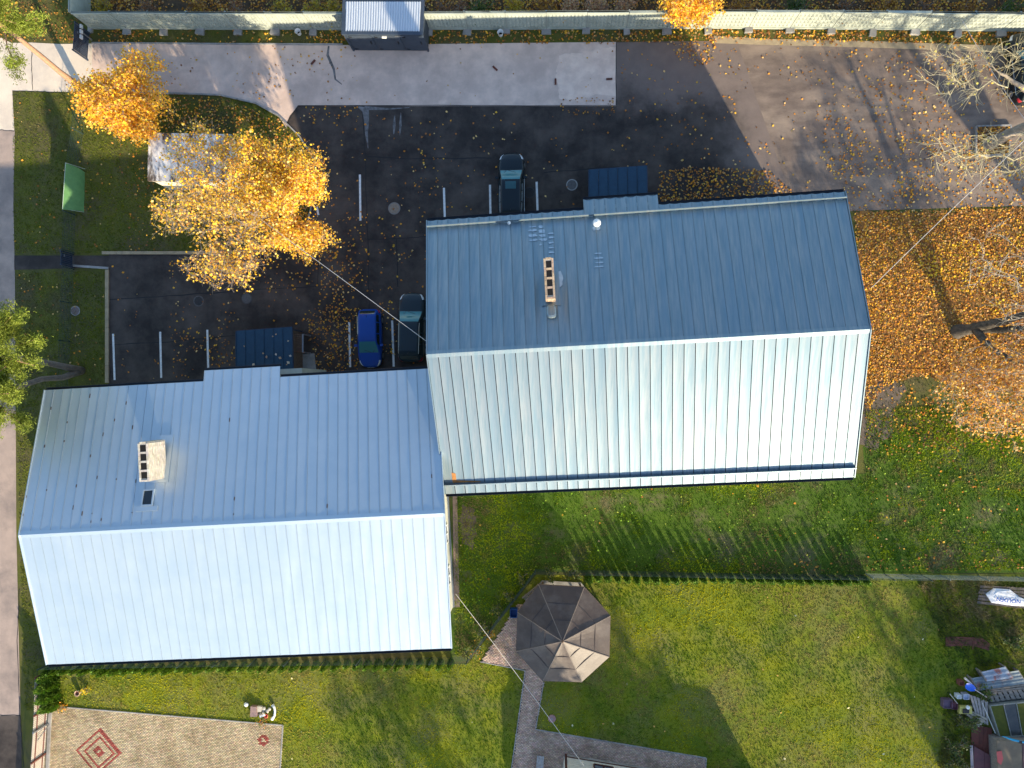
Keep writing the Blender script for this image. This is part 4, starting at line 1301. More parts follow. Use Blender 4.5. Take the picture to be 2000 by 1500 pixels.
tms = [thuja_mesh(s, 1.45+.1*(s % 3), .20) for s in range(4)]
tml = [thuja_mesh(s+20, 1.9, .50) for s in range(3)]


def thuja(me, p, label, group):
    o = link_mesh('thuja', me, None, p); o.rotation_euler[2] = random.uniform(0, 6)
    s = random.uniform(.85, 1.12); o.scale = (s, s*random.uniform(.9, 1.1), random.uniform(.75, 1.15))
    return tag(o, label, 'thuja', group)


for i in range(39):
    f = i/38; x = 118+(882-118)*f; y = 1304-14*f
    thuja(tms[i % 4], G(x, y), f'small thuja, {ordinal(i+1)} from the left in the row below the left building', 'thujas under the left building')
for i in range(30):
    f = i/29
    thuja(tms[(i+1) % 4], G(1150+(1684-1150)*f, 1126+5*f), f'small thuja, {ordinal(i+1)} to the right of the gazebo in the row along the garden fence', 'thujas right of the gazebo')
for k, (x, y) in enumerate([(106, 1312), (108, 1330), (110, 1350), (110, 1370)]):
    thuja(tml[k % 3], G(x, y), ['larger thuja at the patio corner, topmost of the four', 'larger thuja at the patio corner, second from the top', 'larger thuja at the patio corner, third from the top', 'larger thuja at the patio corner, nearest the paving'][k], 'larger thujas at the patio corner')
# ------------------------------------------------------------------ trees


def attract_tree(seed, trunk, blobs, base_r=.2, jit=.10, twig_r=.008, pathw=.22, twigs=3, twig_len=.5, lift=.0):
    """Branches grown from trunk polylines towards points spread through the crown's volume."""
    r = np.random.default_rng(seed)
    pos = []; par = []; plen = []; istr = []; mr = {}
    def addn(p, pa, tr=False):
        pos.append(np.array(p, float)); par.append(pa); istr.append(tr)
        plen.append(0 if pa < 0 else plen[pa]+np.linalg.norm(pos[-1]-pos[pa])); return len(pos)-1
    usable = []
    for li, line in enumerate(trunk):
        pa = -1; b0 = base_r*(1 if li == 0 else .72)
        line = [np.array(p, float) for p in line]
        if pos: pa = int(np.argmin([np.linalg.norm(q-line[0]) for q in pos]))
        L = [np.linalg.norm(b-a) for a, b in zip(line[:-1], line[1:])]; tot = sum(L); run = 0
        for (a, b), l in zip(zip(line[:-1], line[1:]), L):
            n = max(2, int(l/.35))
            for k in range(n):
                q = a+(b-a)*(k/n)
                pa = addn(q+r.normal(0, .025, 3), pa, True); fr_ = (run+l*k/n)/tot; mr[pa] = b0*(1-.78*fr_)*(1+.35*max(0, 1-fr_*9)*(li == 0))
                if (run+l*k/n)/tot > .38: usable.append(pa)
            run += l
        pa = addn(line[-1], pa, True); usable.append(pa)
    att = []
    for c, rad, n in blobs:
        d = r.normal(0, 1, (n, 3)); d /= np.linalg.norm(d, axis=1)[:, None]
        att.append(np.array(c)+d*np.array(rad)*(r.random((n, 1))**.42))
    att = np.concatenate(att)
    top = np.mean([pos[u] for u in usable], 0)
    att = att[np.argsort(np.linalg.norm(att-top, axis=1))]
    tips = []
    ok = np.zeros(20000, bool); ok[usable] = True
    P_ = np.zeros((20000, 3)); P_[:len(pos)] = pos
    Ln = np.zeros(20000); Ln[:len(pos)] = plen
    for a in att:
        n = len(pos)
        dist = np.linalg.norm(P_[:n]-a, axis=1)
        cost = np.where(ok[:n], dist+pathw*Ln[:n]+np.where(P_[:n, 2] > a[2]+.2, .5*(P_[:n, 2]-a[2]), 0), 1e9)
        k = int(np.argmin(cost)); p0 = pos[k]; D = a-p0; l = np.linalg.norm(D)
        m = max(1, int(l/.5)); pa = k
        for q in range(1, m+1):
            f = q/m; p = p0+D*f+(r.normal(0, jit*min(l, 1.0), 3) if q < m else 0)+np.array([0, 0, lift*l*math.sin(math.pi*f)])
            pa = addn(p, pa); P_[pa] = p; Ln[pa] = plen[pa]; ok[pa] = True
        tips.append(pa)
    N = len(pos); kids = [[] for _ in range(N)]
    for i, p in enumerate(par):
        if p >= 0: kids[p].append(i)
    rad = np.full(N, twig_r)
    for i in range(N-1, -1, -1):
        if kids[i]: rad[i] = max(sum(rad[k]**2.35 for k in kids[i] if not istr[k])**(1/2.35), twig_r, max([rad[k] for k in kids[i] if istr[k]], default=0))
        if i in mr: rad[i] = max(min(rad[i], base_r), mr[i])
    tr, lim = [], []
    def chain(start, head):
        stack = [(start, head)]
        while stack:
            st, hd = stack.pop()
            ids = ([hd] if hd is not None else [])+[st]
            while kids[ids[-1]]:
                ks = sorted(kids[ids[-1]], key=lambda k: -rad[k])
                for k in ks[1:]: stack.append((k, ids[-1]))
                ids.append(ks[0])
            pts = [pos[i] for i in ids]; rr_ = [rad[i] for i in ids]
            if hd is not None: rr_[0] = rr_[1]
            if len(pts) < 2: continue
            big = rr_[0]
            (tr if istr[st] else lim).append((pts, rr_, 9 if big > .08 else (6 if big > .03 else 4)))
    chain(0, None)
    tw = []
    for t in tips:
        d0 = nrm(pos[t]-pos[par[t]]); tw.append([pos[par[t]], pos[t]])
        for k in range(twigs):
            d = nrm(d0+r.normal(0, .75, 3)); L = twig_len*r.uniform(.5, 1.4)
            mid = pos[t]+d*L*.5+r.normal(0, .06, 3); e = mid+nrm(d+r.normal(0, .4, 3))*L*.5
            st = pos[t] if k < 2 else (pos[t]+pos[par[t]])/2
            lim.append(([st, mid, e], [twig_r, twig_r*.8, twig_r*.5], 3)); tw.append([st, mid, e])
    return tr, lim, tw


def tube_arrays(tubes):
    b = MB()
    for pts, rads, n in tubes: b.tube(pts, [max(x, .004) for x in rads], n, cap=False)
    return b


def plant(name, label, base, trunk, blobs, seed, bark, twigm, leaf_n, leaf_size, pal, w=None, keep=None, spread=.17, droop=0, base_r=.2, group=None, **kw):
    t = thing(name, base, label, 'tree', group)
    tr, lim, tw = attract_tree(seed, trunk, blobs, base_r, **kw)
    tube_arrays(tr).build('trunk', bark, t, smooth=True)
    tube_arrays(lim).build('branches', twigm, t, smooth=True, kind='stuff')
    r = np.random.default_rng(seed+1)
    if leaf_n:
        mids = np.array([np.mean(x, 0) for x in tw])
        wts = np.ones(len(tw)) if keep is None else np.clip(keep(mids), 0, None)
        wts = wts*r.uniform(.3, 1.7, len(tw)); wts /= wts.sum()
        idx = r.choice(len(tw), leaf_n, p=wts)
        ps = np.empty((leaf_n, 3))
        for i, k in enumerate(idx):
            pts = tw[k]; f = r.random()**.7*(len(pts)-1); j = min(int(f), len(pts)-2); u = f-j
            ps[i] = pts[j]*(1-u)+pts[j+1]*u
        ps += r.normal(0, spread, ps.shape); ps[:, 2] -= droop*r.random(leaf_n); ps[:, 2] = np.maximum(ps[:, 2], .3)
        cl = vnoise(ps[:, 0]*.9+seed, ps[:, 1]*.9+ps[:, 2]*.7)
        v, tt, c = leaf_arrays(ps, leaf_size, r, .8, pal, w)
        c = c*np.repeat(.82+.4*cl, 4)[:, None]
        o = link_mesh('crown', np_mesh('crown', v-np.array(base), tt, M_LEAF, c), t); o['kind'] = 'stuff'
    return t


GOLD = [(.88, .57, .045), (.88, .50, .03), (.82, .42, .05), (.74, .34, .08), (.88, .66, .20), (.60, .52, .07)]
PEACH = [(.80, .46, .12), (.72, .38, .13), (.78, .56, .24), (.60, .27, .09), (.80, .44, .06)]
TW_PALE = mat('pale_twig', (.42, .34, .27), (.30, .24, .19), 8, .85)
TW_STRAW = mat('straw_twig', (.56, .49, .29), (.42, .36, .22), 8, .85)
TW_GREY = mat('grey_twig', (.48, .43, .35), (.32, .285, .23), 8, .9)
B = G(538, 438)
plant('maple_tree', 'large golden maple with half bare crown over the kiosk and parking lot', B, [[B, B+[.1, 0, 1.6], B+[-.1, .15, 3.2], B+[-.2, .25, 5.2], B+[-.5, .4, 7.2]], [B+[0, 0, 1.8], B+[-1.2, -.9, 3.6], B+[-2.6, -1.6, 5.2]], [B+[0, 0, 2.0], B+[1.3, .8, 3.8], B+[2.6, 1.2, 5.0]], [B+[0, 0, 2.4], B+[-1.3, 1.2, 4.4], B+[-2.6, 2.2, 6.2]]],
      [(B+[-.1, .2, 6.0], (4.6, 3.9, 2.6), 520), (B+[-4.3, -.4, 5.6], (1.7, 1.5, .9), 45), (B+[-1.2, -3.9, 5.4], (2.6, 1.4, 1.0), 120), (B+[3.6, -2.2, 4.6], (1.9, 1.3, 1.0), 50), (B+[3.4, 1.9, 5.0], (1.9, 2.0, 1.8), 90), (B+[-2.6, 3.6, 6.0], (2.2, 1.5, 1.1), 45)], 41, M_BARK, TW_PALE, 27000, .145, GOLD, [.24, .24, .16, .12, .18, .06],
      keep=lambda m: .55+2.2*np.clip((m[:, 0]-B[0]-.4)*.5+(m[:, 1]-B[1])*.18+.15, 0, 1.2)+.45*(vnoise(m[:, 0]*.5+3, m[:, 1]*.5) > .6), base_r=.24, twigs=5, twig_len=.68, lift=.06)
B = G(303, 248)
plant('maple_tree', 'smaller golden leafy tree by the gate at the top left', B, [[B, B+[0, .05, 1.2], B+[-.1, .1, 3.0], B+[.1, .2, 5.0]]], [(B+[-.4, .1, 4.2], (2.5, 1.8, 1.6), 130), (B+[1.0, 2.5, 3.6], (1.5, 1.5, 1.1), 55), (B+[-1.8, .9, 4.4], (1.4, 1.0, 1.1), 40), (B+[1.6, .2, 3.6], (1.5, 1.2, 1.1), 45), (B+[.4, -1.3, 3.6], (1.8, .8, 1.0), 45)], 8, M_BARK, TW_PALE, 13000, .15, GOLD, [.2, .3, .25, .15, .08, .02], spread=.2, base_r=.13)
B = np.array([8.4, 27.4, 0])
plant('willow_tree', 'small drooping yellow tree leaning over the concrete fence', B, [[B, B+[0, -.3, 1.5], B+[.1, -1.0, 3.2], B+[.1, -1.6, 4.4]]], [(B+[.2, -2.3, 3.7], (2.0, 1.5, 1.5), 150)], 15, M_BARK, M_BARK, 6000, .15, GOLD, [.2, .3, .25, .15, .08, .02], spread=.16, droop=.4, base_r=.11)
B = G(1930, 282)
plant('bare_tree', 'nearly bare pale tree growing from the square bed at the right', B, [[B, B+[.5, .15, 1.8], B+[1.5, .5, 4.0], B+[2.2, .8, 6.5], B+[2.6, .9, 9]], [B+[1.2, .4, 3.4], B+[-.5, 1.5, 5.0], B+[-3.2, 2.2, 6.4]], [B+[1.6, .5, 4.2], B+[.2, -.9, 5.2], B+[-2.8, -1.6, 6.2]]],
      [(B+[-4.2, 2.2, 6.6], (4.2, 1.8, 1.2), 95), (B+[-3.6, -2.6, 6.2], (4.6, 1.6, 1.2), 80), (B+[3.5, .8, 8.5], (4, 5, 2.5), 70)], 23, mat('bark_dusty', (.30, .25, .195), (.19, .16, .125), 5, .9, bump=.4, bscale=16), TW_STRAW, 260, .15, [(.7, .6, .14), (.7, .42, .1)], base_r=.38, twigs=4, twig_len=.75, twig_r=.011, jit=.07, pathw=.12)
B = G(1868, 648)
plant('bare_tree', 'gnarled dark trunked tree with thin rusty leaves over the leaf covered lawn', B, [[B, B+[.5, .2, 1.4], B+[1.3, .45, 3.2], B+[2.0, .9, 5.4], B+[2.4, 1.2, 7.2]], [B+[.3, .1, .9], B+[1.5, -.1, 2.6], B+[2.8, .1, 4.6], B+[4.0, .4, 6.5]], [B+[.5, 0, 1.3], B+[.7, -1.2, 2.6], B+[1.5, -2.2, 3.6], B+[2.2, -2.8, 4.8]]],
      [(B+[1.5, -4.0, 5.4], (5.6, 3.4, 1.6), 330), (B+[1.5, 3.5, 6.2], (5.0, 3.0, 1.6), 110), (B+[2.4, .4, 6.4], (3.6, 2.0, 1.2), 60)], 37, M_BARKD, TW_GREY, 7500, .14, PEACH+ORA[:2], keep=lambda m: .05+1.5*(m[:, 1] < B[1]-1.2), base_r=.38, twigs=4, twig_len=.6, twig_r=.011)
B = np.array([37.0, 3.0, 0.0])
plant('bare_tree', 'tall bare tree beyond the right edge', B, [[B, B+[0, .2, 4], B+[-.4, .3, 8], B+[-.2, .5, 13]], [B+[0, .1, 3.6], B+[-2.4, .8, 7], B+[-3.6, 1.4, 11]], [B+[-.2, .3, 5], B+[1.8, -1.4, 8], B+[2.6, -2.2, 12]], [B+[-.2, .3, 5.5], B+[-.8, -2.4, 8.5], B+[-1.4, -3.6, 11.5]]], [(B+[-.5, .3, 10.5], (6.0, 6.0, 3.4), 260)], 71, M_BARKD, TW_GREY, 500, .15, PEACH, base_r=.55, twigs=3, twig_r=.021)
# unseen trees added below the frame for thin shade on gazebo, lawn and junk
DIM = [(.10, .13, .03), (.3, .25, .04)]
for k, (lab, x, y, h, rad, nb, nl) in enumerate([('unseen slim tree added for shade just behind the garden house', 8.0, -37.5, 9.2, (2.6, 2.6, 2.6), 200, 3600), ('unseen broad tree added for shade beyond the junk corner', 37.5, -38.5, 7.0, (5.0, 4.5, 3.2), 260, 6500),
                                               ('unseen wide crowned tree added for shade far behind the garden house', 17.5, -46, 9.0, (5.0, 4.2, 2.6), 260, 3600), ('unseen thin crowned tree added for shade behind the patio garden', 2.0, -47, 9.2, (5.0, 3.6, 2.4), 200, 1500)]):
    B = np.array([x, y, 0.0])
    plant('shade_tree', lab, B, [[B, B+[0, 0, h*.45], B+[.1, .1, h+1]]], [(B+[0, 0, h], rad, nb)], 52+k, M_BARKD, M_BARKD, nl, .3, DIM, base_r=.25, group='unseen shade trees below the frame')


def pine(label, base, stems, seed, clumps, barkm, tall):
    t = thing('pine_tree', base, label, 'tree')
    r = np.random.default_rng(seed)
    lim = []; V = []; C = []
    for (d, L, r0) in stems:
        d = nrm(d); pts = [np.array(base)+d*L*k/7+np.append(r.normal(0, .06, 2), 0)*(k > 0) for k in range(8)]
        MB().tube(pts, [r0*(1.25 if k == 0 else 1-.09*k) for k in range(8)], 12).build('trunk', barkm, t, smooth=True)
        for j in range(clumps):
            f = r.uniform(tall, 1.0); q = pts[0]+(pts[-1]-pts[0])*f
            a = r.uniform(0, 2*math.pi); ln = (1.15-f)*r.uniform(1.6, 4.2)*1.2+.4
            e = q+np.array([math.cos(a)*ln, math.sin(a)*ln, r.uniform(-.3, .9)])
            m_ = (q+e)/2+np.array([0, 0, .25])
            lim.append(([q, m_, e], [.06, .04, .02], 5))
            for c in range(9):
                cc_ = q+(e-q)*r.uniform(.5, 1.05)+r.normal(0, .30, 3)
                n = 150
                dirs = r.normal(0, 1, (n, 3)); dirs[:, 2] = np.abs(dirs[:, 2])*.8+.1; dirs /= np.linalg.norm(dirs, axis=1)[:, None]
                st = cc_+r.normal(0, .20, (n, 3))
                sd = np.cross(dirs, r.normal(0, 1, (n, 3))); sd /= np.linalg.norm(sd, axis=1)[:, None]
                l_ = r.uniform(.14, .26, (n, 1))
                V.append(np.stack([st-sd*.026, st+sd*.026, st+dirs*l_], 1).reshape(-1, 3))
                C.append(np.repeat(np.array([(.24, .29, .04)])*r.uniform(.55, 1.35)*r.uniform(.75, 1.25, (n, 1)), 3, 0))
    tube_arrays(lim).build('branches', M_BARKP, t, kind='stuff')
    V = np.concatenate(V); C = np.concatenate(C)
    o = link_mesh('crown', np_mesh('crown', V-np.array(base), np.arange(len(V)).reshape(-1, 3), M_LEAF, C), t); o['kind'] = 'stuff'
    return t


pine('two stemmed pine with grey trunks rising beside the left building', G(160, 724), [((-.01, .12, 1), 14.5, .24), ((-.02, -.19, 1), 14.0, .22)], 5, 44, mat('bark_grey_pine', (.22, .19, .165), (.14, .12, .105), 4, .95, bump=.5, bscale=14), .53)
pine('orange trunked pine leaning out of the top left corner', G(158, 172), [((-.14, .22, 1), 13.0, .21)], 9, 34, M_BARKP, .48)


def shrub(name, label, base, rad, h, n, size, pal, seed, group=None, stems=9):
    t = thing(name, base, label, 'shrub', group)
    r = np.random.default_rng(seed)
    b = MB(); pos = []
    for k in range(stems):
        a = r.uniform(0, 2*math.pi); q = np.array(base)+np.array([math.cos(a)*rad*r.uniform(.3, 1), math.sin(a)*rad*r.uniform(.3, 1), h*r.uniform(.5, 1.1)])
        m_ = (np.array(base)+q)/2+np.append(r.normal(0, .12, 2), .15)
        b.tube([base, m_, q], [.025, .015, .006], 4, cap=False)
        for j in range(4):
            e = m_+(q-m_)*r.random()+r.normal(0, rad*.28, 3)*[1, 1, .6]
            b.tube([m_+(q-m_)*r.random()*.6, e], [.01, .005], 3, cap=False)
            for _ in range(max(1, n//(stems*4))): pos.append(m_+(e-m_)*r.random()+r.normal(0, .14, 3))
    b.build('stems', M_BARK, t, kind='stuff')
    if n:
        pos = np.array(pos); pos[:, 2] = np.maximum(pos[:, 2], .05)
        v, tt, c = leaf_arrays(pos, size, r, .8, pal)
        o = link_mesh('foliage', np_mesh('foliage', v-np.array(base), tt, M_LEAF, c), t); o['kind'] = 'stuff'
    return t


GRN = [(.06, .11, .02), (.10, .15, .03), (.16, .17, .03), (.05, .085, .02)]
sh_spec = [(215, -4, 'yel'), (300, 2, 'bare'), (395, -2, 'brn'), (470, 4, 'bare'), (560, 0, 'yel'), (620, 2, 'yel'), (655, 6, 'yel'), (870, 2, 'bare'), (905, -2, 'bare'), (945, 4, 'grn'), (1010, -2, 'yel'), (1065, 0, 'brn'),
           (1110, 6, 'pnk'), (1165, 4, 'pnk'), (1215, 2, 'pnk'), (1440, -4, 'brn'), (1550, -2, 'grn'), (1640, 2, 'bare'), (1720, 0, 'brn'), (1800, 4, 'bare'), (1880, 0, 'brn'), (1960, 2, 'grn')]
SPAL = dict(yel=[(.62, .45, .04), (.5, .3, .03), (.35, .3, .05)], bare=[(.3, .13, .05), (.2, .1, .05)], brn=[(.4, .2, .04), (.55, .3, .04), (.25, .11, .03)], grn=GRN, pnk=[(.58, .33, .20), (.5, .24, .10), (.6, .42, .22)])
SLAB = dict(yel='yellow leafed', bare='nearly leafless', brn='rust brown', grn='dull green', pnk='peach tinted twiggy')
cnt = {}
for i, (x, y, k) in enumerate(sh_spec):
    cnt[k] = cnt.get(k, 0)+1
    shrub('shrub', f'{SLAB[k]} shrub behind the concrete fence, {ordinal(cnt[k])} of its colour from the left', G(x, y*.5+28), .9, 1.4, {'bare': 200}.get(k, 620), .13, SPAL[k], 100+i, f'{SLAB[k]} shrubs behind the concrete fence', stems=12)
# teal tarpaulin behind the container
tp = MB(); rows = []
for i in range(9):
    rows.append([G(692+85*j/12, -8+12*i/8, .9+.25*math.sin(j*1.3+i)+.1*math.sin(i*2.1)) for j in range(13)])
tp.grid(rows); tp.build('tarpaulin', mat('teal_tarp', (.01, .17, .14), (.008, .10, .10), 3, .5), loc=None, smooth=True, label='crumpled teal tarpaulin behind the storage container', cat='tarpaulin')
for k, (x, y, s, lab) in enumerate([(1880, 1405, .8, 'low leafy bush left of the red brown boards in the junk corner'), (1862, 1450, .9, 'dark leafy bush at the lower left of the junk corner'), (1915, 1345, .5, 'small leafy bush below the pallet stack'), (1975, 1245, .7, 'leafy clump beside the rusty metal sheet'), (1860, 1490, .8, 'leafy bush cut by the bottom edge near the junk corner')]):
    shrub('shrub', lab, G(x, y), s, .7, 420, .13, GRN+[(.16, .13, .05)], 200+k, 'bushes round the junk corner', stems=8)
for k, (x, y) in enumerate([(1020, 1128), (995, 1160), (975, 1190), (945, 1230), (925, 1262), (1075, 1120), (1120, 1118)]):
    shrub('shrub', f'low climbing plant along the wire fence by the gazebo, {ordinal([5, 4, 3, 2, 1, 6, 7][k])} from the left', G(x, y), .55, .8, 160, .13, GRN+[(.3, .28, .04)], 300+k, 'low plants along the fence by the gazebo', stems=6)
for k, (x, y, lab) in enumerate([(928, 1268, 'orange flowering plant at the corner of the fence by the paved path'), (958, 1236, 'orange flowering plant along the fence halfway to the gazebo'), (125, 1379, 'orange flower clump on the patio edge by the larger thujas'), (170, 1347, 'yellow flower clump beside the flower pot')]):
    shrub('flower_clump', lab, G(x, y), .32, .3, 130, .10, [(.75, .30, .02), (.8, .42, .03), (.2, .2, .04)] if k < 3 else [(.85, .55, .02), (.2, .3, .05)], 400+k, stems=6)
# ------------------------------------------------------------------ cars


def cr(xs, ys, x):
    """Smooth interpolation of a profile."""
    xs = np.asarray(xs, float); ys = np.asarray(ys, float)
    i = int(np.clip(np.searchsorted(xs, x)-1, 0, len(xs)-2))
    t = (x-xs[i])/(xs[i+1]-xs[i]); t = min(max(t, 0), 1)
    m0 = (ys[min(i+1, len(xs)-1)]-ys[max(i-1, 0)])/(xs[min(i+1, len(xs)-1)]-xs[max(i-1, 0)])*(xs[i+1]-xs[i])
    m1 = (ys[min(i+2, len(xs)-1)]-ys[i])/(xs[min(i+2, len(xs)-1)]-xs[i])*(xs[i+1]-xs[i])
    return (2*t**3-3*t*t+1)*ys[i]+(t**3-2*t*t+t)*m0+(-2*t**3+3*t*t)*ys[i+1]+(t**3-t*t)*m1


def car(label, px, yaw, L, W, Hc, paint, long_roof, sunroof=False, rails=None, bonnet=.27, lampc=None, group='cars parked by the buildings'):
    loc = G(*px)
    t = thing('parked_car', loc, label, 'car', group)
    M = Matrix.Translation(loc) @ Matrix.Rotation(yaw, 4, 'Z')      # +x of the car is its front
    h = L/2; w = W/2
    belt = Hc*.62
    xb = [-h, -h+.06, -h+.22, -h+.6, -.2*L, .1*L, h-bonnet*L, h-.62, h-.28, h-.08, h]
    wb = [w*.55, w*.76, w*.90, w*.97, w, w, w*.985, w*.95, w*.84, w*.62, w*.36]
    zb = [belt*.80, belt*.90, belt*.98, belt, belt, belt, belt*.99, belt*.90, belt*.80, belt*.70, belt*.56]
    def body(x, s):
        a = abs(s); ww = cr(xb, wb, x); zt = cr(xb, zb, x); sg = 1 if s >= 0 else -1
        e = [(0, 0, zt+.045*(1 if x > 0 else .4)), (.30, .45*ww, zt+.035), (.48, .74*ww, zt+.012), (.60, .90*ww, zt-.03), (.72, .985*ww, zt-.14), (.85, ww, zt*.55), (1.0, .95*ww, .22)]
        for (s0, y0, z0), (s1, y1, z1) in zip(e[:-1], e[1:]):
            if a <= s1+1e-9:
                u = (a-s0)/(s1-s0); return (x, sg*(y0+(y1-y0)*u), z0+(z1-z0)*u)
    xs = np.concatenate([np.linspace(-h, -h+.5, 8), np.linspace(-h+.5, h-.6, 16)[1:], np.linspace(h-.6, h, 10)[1:]])
    ss = np.concatenate([-np.linspace(1, 0, 19), np.linspace(0, 1, 19)[1:]])
    def part(rows, name, m, parent=t, smooth=True, cap=False):
        b = MB(); b.M = M; b.grid(rows)
        if cap:
            for r_ in (rows[0], rows[-1]):
                b.add(r_, [tuple(range(len(r_)))])
        return b.build(name, m, parent, smooth=smooth)
    bo = part([[body(x, s) for s in ss] for x in xs], 'body', paint, cap=True)
    # cabin
    x0 = -h+.06 if long_roof else -h+.55
    x1 = h-bonnet*L
    xr0, xr1 = x0+(.42 if long_roof else .8), x1-.85
    xc = [x0, x0+.12, xr0, (xr0+xr1)/2, xr1, x1-.25, x1]
    zc = [belt+.03, belt+.22, Hc-.06, Hc, Hc-.03, belt+.17, belt+.02]
    def cabin(x, s):
        a = abs(s); sg = 1 if s >= 0 else -1
        zt = cr(xc, zc, x); f = max(0, (zt-belt)/(Hc-belt))
        wbelt = .93*cr(xb, wb, x); wr = wbelt*(1-.22*f)
        crown = .05*f
        if a <= .62:
            u = a/.62; return (x, sg*u*wr, zt-crown*u*u)
        u = (a-.62)/.38
        return (x, sg*(wr+(wbelt-wr)*u), (zt-crown)*(1-u)+(belt-.03)*u)
    xs2 = np.concatenate([np.linspace(x0, xr0, 9), np.linspace(xr0, xr1, 8)[1:], np.linspace(xr1, x1, 12)[1:]])
    ss2 = np.concatenate([-np.linspace(1, .62, 5), -np.linspace(.62, 0, 6)[1:], np.linspace(0, .62, 6)[1:], np.linspace(.62, 1, 5)[1:]])
    cab = part([[cabin(x, s) for s in ss2] for x in xs2], 'cabin', paint, cap=True)
    def patch(fn, xa, xb_, sa, sb, off, name, m, parent=cab, nx=7, ns=9, taper=0):
        rows = []
        for x in np.linspace(xa, xb_, nx):
            row = []
            for s in np.linspace(sa, sb, ns):
                p = np.array(fn(x, s)); e = 1e-2
                tx = np.array(fn(x+e, s))-np.array(fn(x-e, s)); ts = np.array(fn(x, s+e))-np.array(fn(x, s-e))
                n = nrm(np.cross(tx, ts)); n = n if n[2] > -.2 and n@(p-np.array([x*.8, 0, .4])) > 0 else -n
                row.append(p+n*off)
            rows.append(row)
        return part(rows, name, m, parent)
    GL = mat('car_glass', (.010, .022, .024), rough=.05, spec=.8)
    patch(cabin, xr1+.06, x1-.05, -.56, .56, .008, 'windscreen', mat('windscreen_glass', (.035, .17, .19), rough=.08, spec=.3), ns=13)
    patch(cabin, x0+.10, xr0-.08, -.52, .52, .008, 'rear_window', GL, ns=11)
    for sg in (-1, 1):
        q = (xr0+xr1)/2
        for xa, xe in ((xr0-.02, q-.42), (q-.34, q+.36), (q+.44, xr1+.28)):
            patch(cabin, xa, xe, sg*.68, sg*.93, .008, 'side_window', GL, ns=5)
        # lamps
        patch(body, h-.50, h-.10, sg*.56, sg*.70, .008, 'headlight', mat('headlight', (.62, .65, .68), rough=.15, spec=.8), bo, ns=5)
        patch(body, -h+.04, -h+.30, sg*.56, sg*.74, .008, 'tail_light', mat('tail_light', (.35, .02, .03), rough=.2, spec=.7), bo, ns=5)
        mr = MB(); mr.M = M
        mr.box((x1-.55, sg*(w+.06), belt+.06), (.16, .22, .13)); mr.build('mirror', paint if lampc is None else M_BLACK, t)
        if rails:
            r_ = MB(); r_.M = M
            r_.tube([np.array(cabin(x, sg*.66))+[0, 0, .05] for x in np.linspace(xr0+.05, xr1-.05, 9)], .017, 6)
            r_.build('roof_rail', rails, cab)
        for k in range(2):
            hb = MB(); hb.M = M; hb.box((-.35+k*1.0-.3, sg*(w*.992), belt*.80), (.2, .03, .03)); hb.build('door_handle', paint, bo)
        tr = MB(); tr.M = M
        tr.tube([(x, sg*(w*.985), belt-.10) for x in np.linspace(-h+.5, x1-.4, 8)], .008, 4); tr.build('waist_trim', mat('chrome', (.6, .6, .6), rough=.15, metal=1), bo)
        for xw in (-h+.78, h-.82):
            wh = MB(); wh.M = M; R0 = .33
            wh.tube([(xw, sg*(w-.20), R0), (xw, sg*(w-.18), R0), (xw, sg*(w-.01), R0), (xw, sg*(w+.0), R0)], [R0*.9, R0, R0, R0*.9], 20)
            wo_ = wh.build('wheel', mat('tyre', (.012, .012, .012), rough=.9), t)
            ri = MB(); ri.M = M; ri.tube([(xw, sg*(w-.02), R0), (xw, sg*(w+.012), R0)], [R0*.68, R0*.6], 16); ri.build('rim', M_METAL, wo_)
    if sunroof: patch(cabin, xr1-.62, xr1-.10, -.34, .34, .009, 'sunroof', mat('sunroof_glass', (.02, .08, .09), rough=.06, spec=.6), cab)
    for sg in (-1, 1):
        wp_ = MB(); wp_.M = M
        a = np.array(cabin(x1-.04, sg*.05+.2))+[0, 0, .02]; b_ = np.array(cabin(x1-.22, sg*.3+.05))+[0, 0, .02]
        wp_.tube([a, b_], .01, 4); wp_.build('wiper', M_BLACK, cab)
    pl = MB(); pl.M = M; pl.box((h+.005, 0, .45), (.02, .5, .11)); pl.build('number_plate', M_WHITE, bo)
    gr = MB(); gr.M = M; gr.box((h-.03, 0, belt*.50), (.06, w*.7, .16)); gr.build('grille', M_BLACK, bo)
    an = MB(); an.M = M; an.tube([(xr0+.15, 0, Hc), (xr0+.02, 0, Hc+.10)], .016, 5); an.build('aerial', M_BLACK, cab)
    ds = MB(); ds.M = M
    for x in (xr1+.25, (xr0+xr1)/2, xr0+.05):
        for sg in (-1, 1): ds.box((x, sg*w*.999, belt*.62), (.012, .008, belt*.62))
    ds.build('door_seams', M_BLACK, bo)
    return t


PB = mat('paint_black', (.006, .013, .018), rough=.32, spec=.32, coat=.12)
PG = mat('paint_dark_grey', (.012, .024, .032), rough=.32, spec=.32, coat=.12)
PN = mat('paint_blue', (.004, .05, .27), rough=.32, spec=.32, coat=.12)
up90 = math.radians(90)
car('black estate car with a sunroof, nose to the road behind the right building', (1000, 370), up90, 4.75, 1.84, 1.52, PB, True, True, None)
car('bright blue hatchback beside the leafy parking line', (727, 662), -up90+math.radians(1.0), 4.1, 1.70, 1.46, PN, True, bonnet=.24)
car('dark grey off road car with pale roof rails tucked against the right building', (808, 641), up90-math.radians(1), 4.85, 1.90, 1.70, PG, True, False, mat('pale_rail', (.6, .58, .5), rough=.4, metal=.3))
car('black car cut off by the right edge near the fence', (1990, 140), up90+math.radians(6), 4.7, 1.82, 1.5, PB, True)

# ------------------------------------------------------------------ covers, buckets, small things


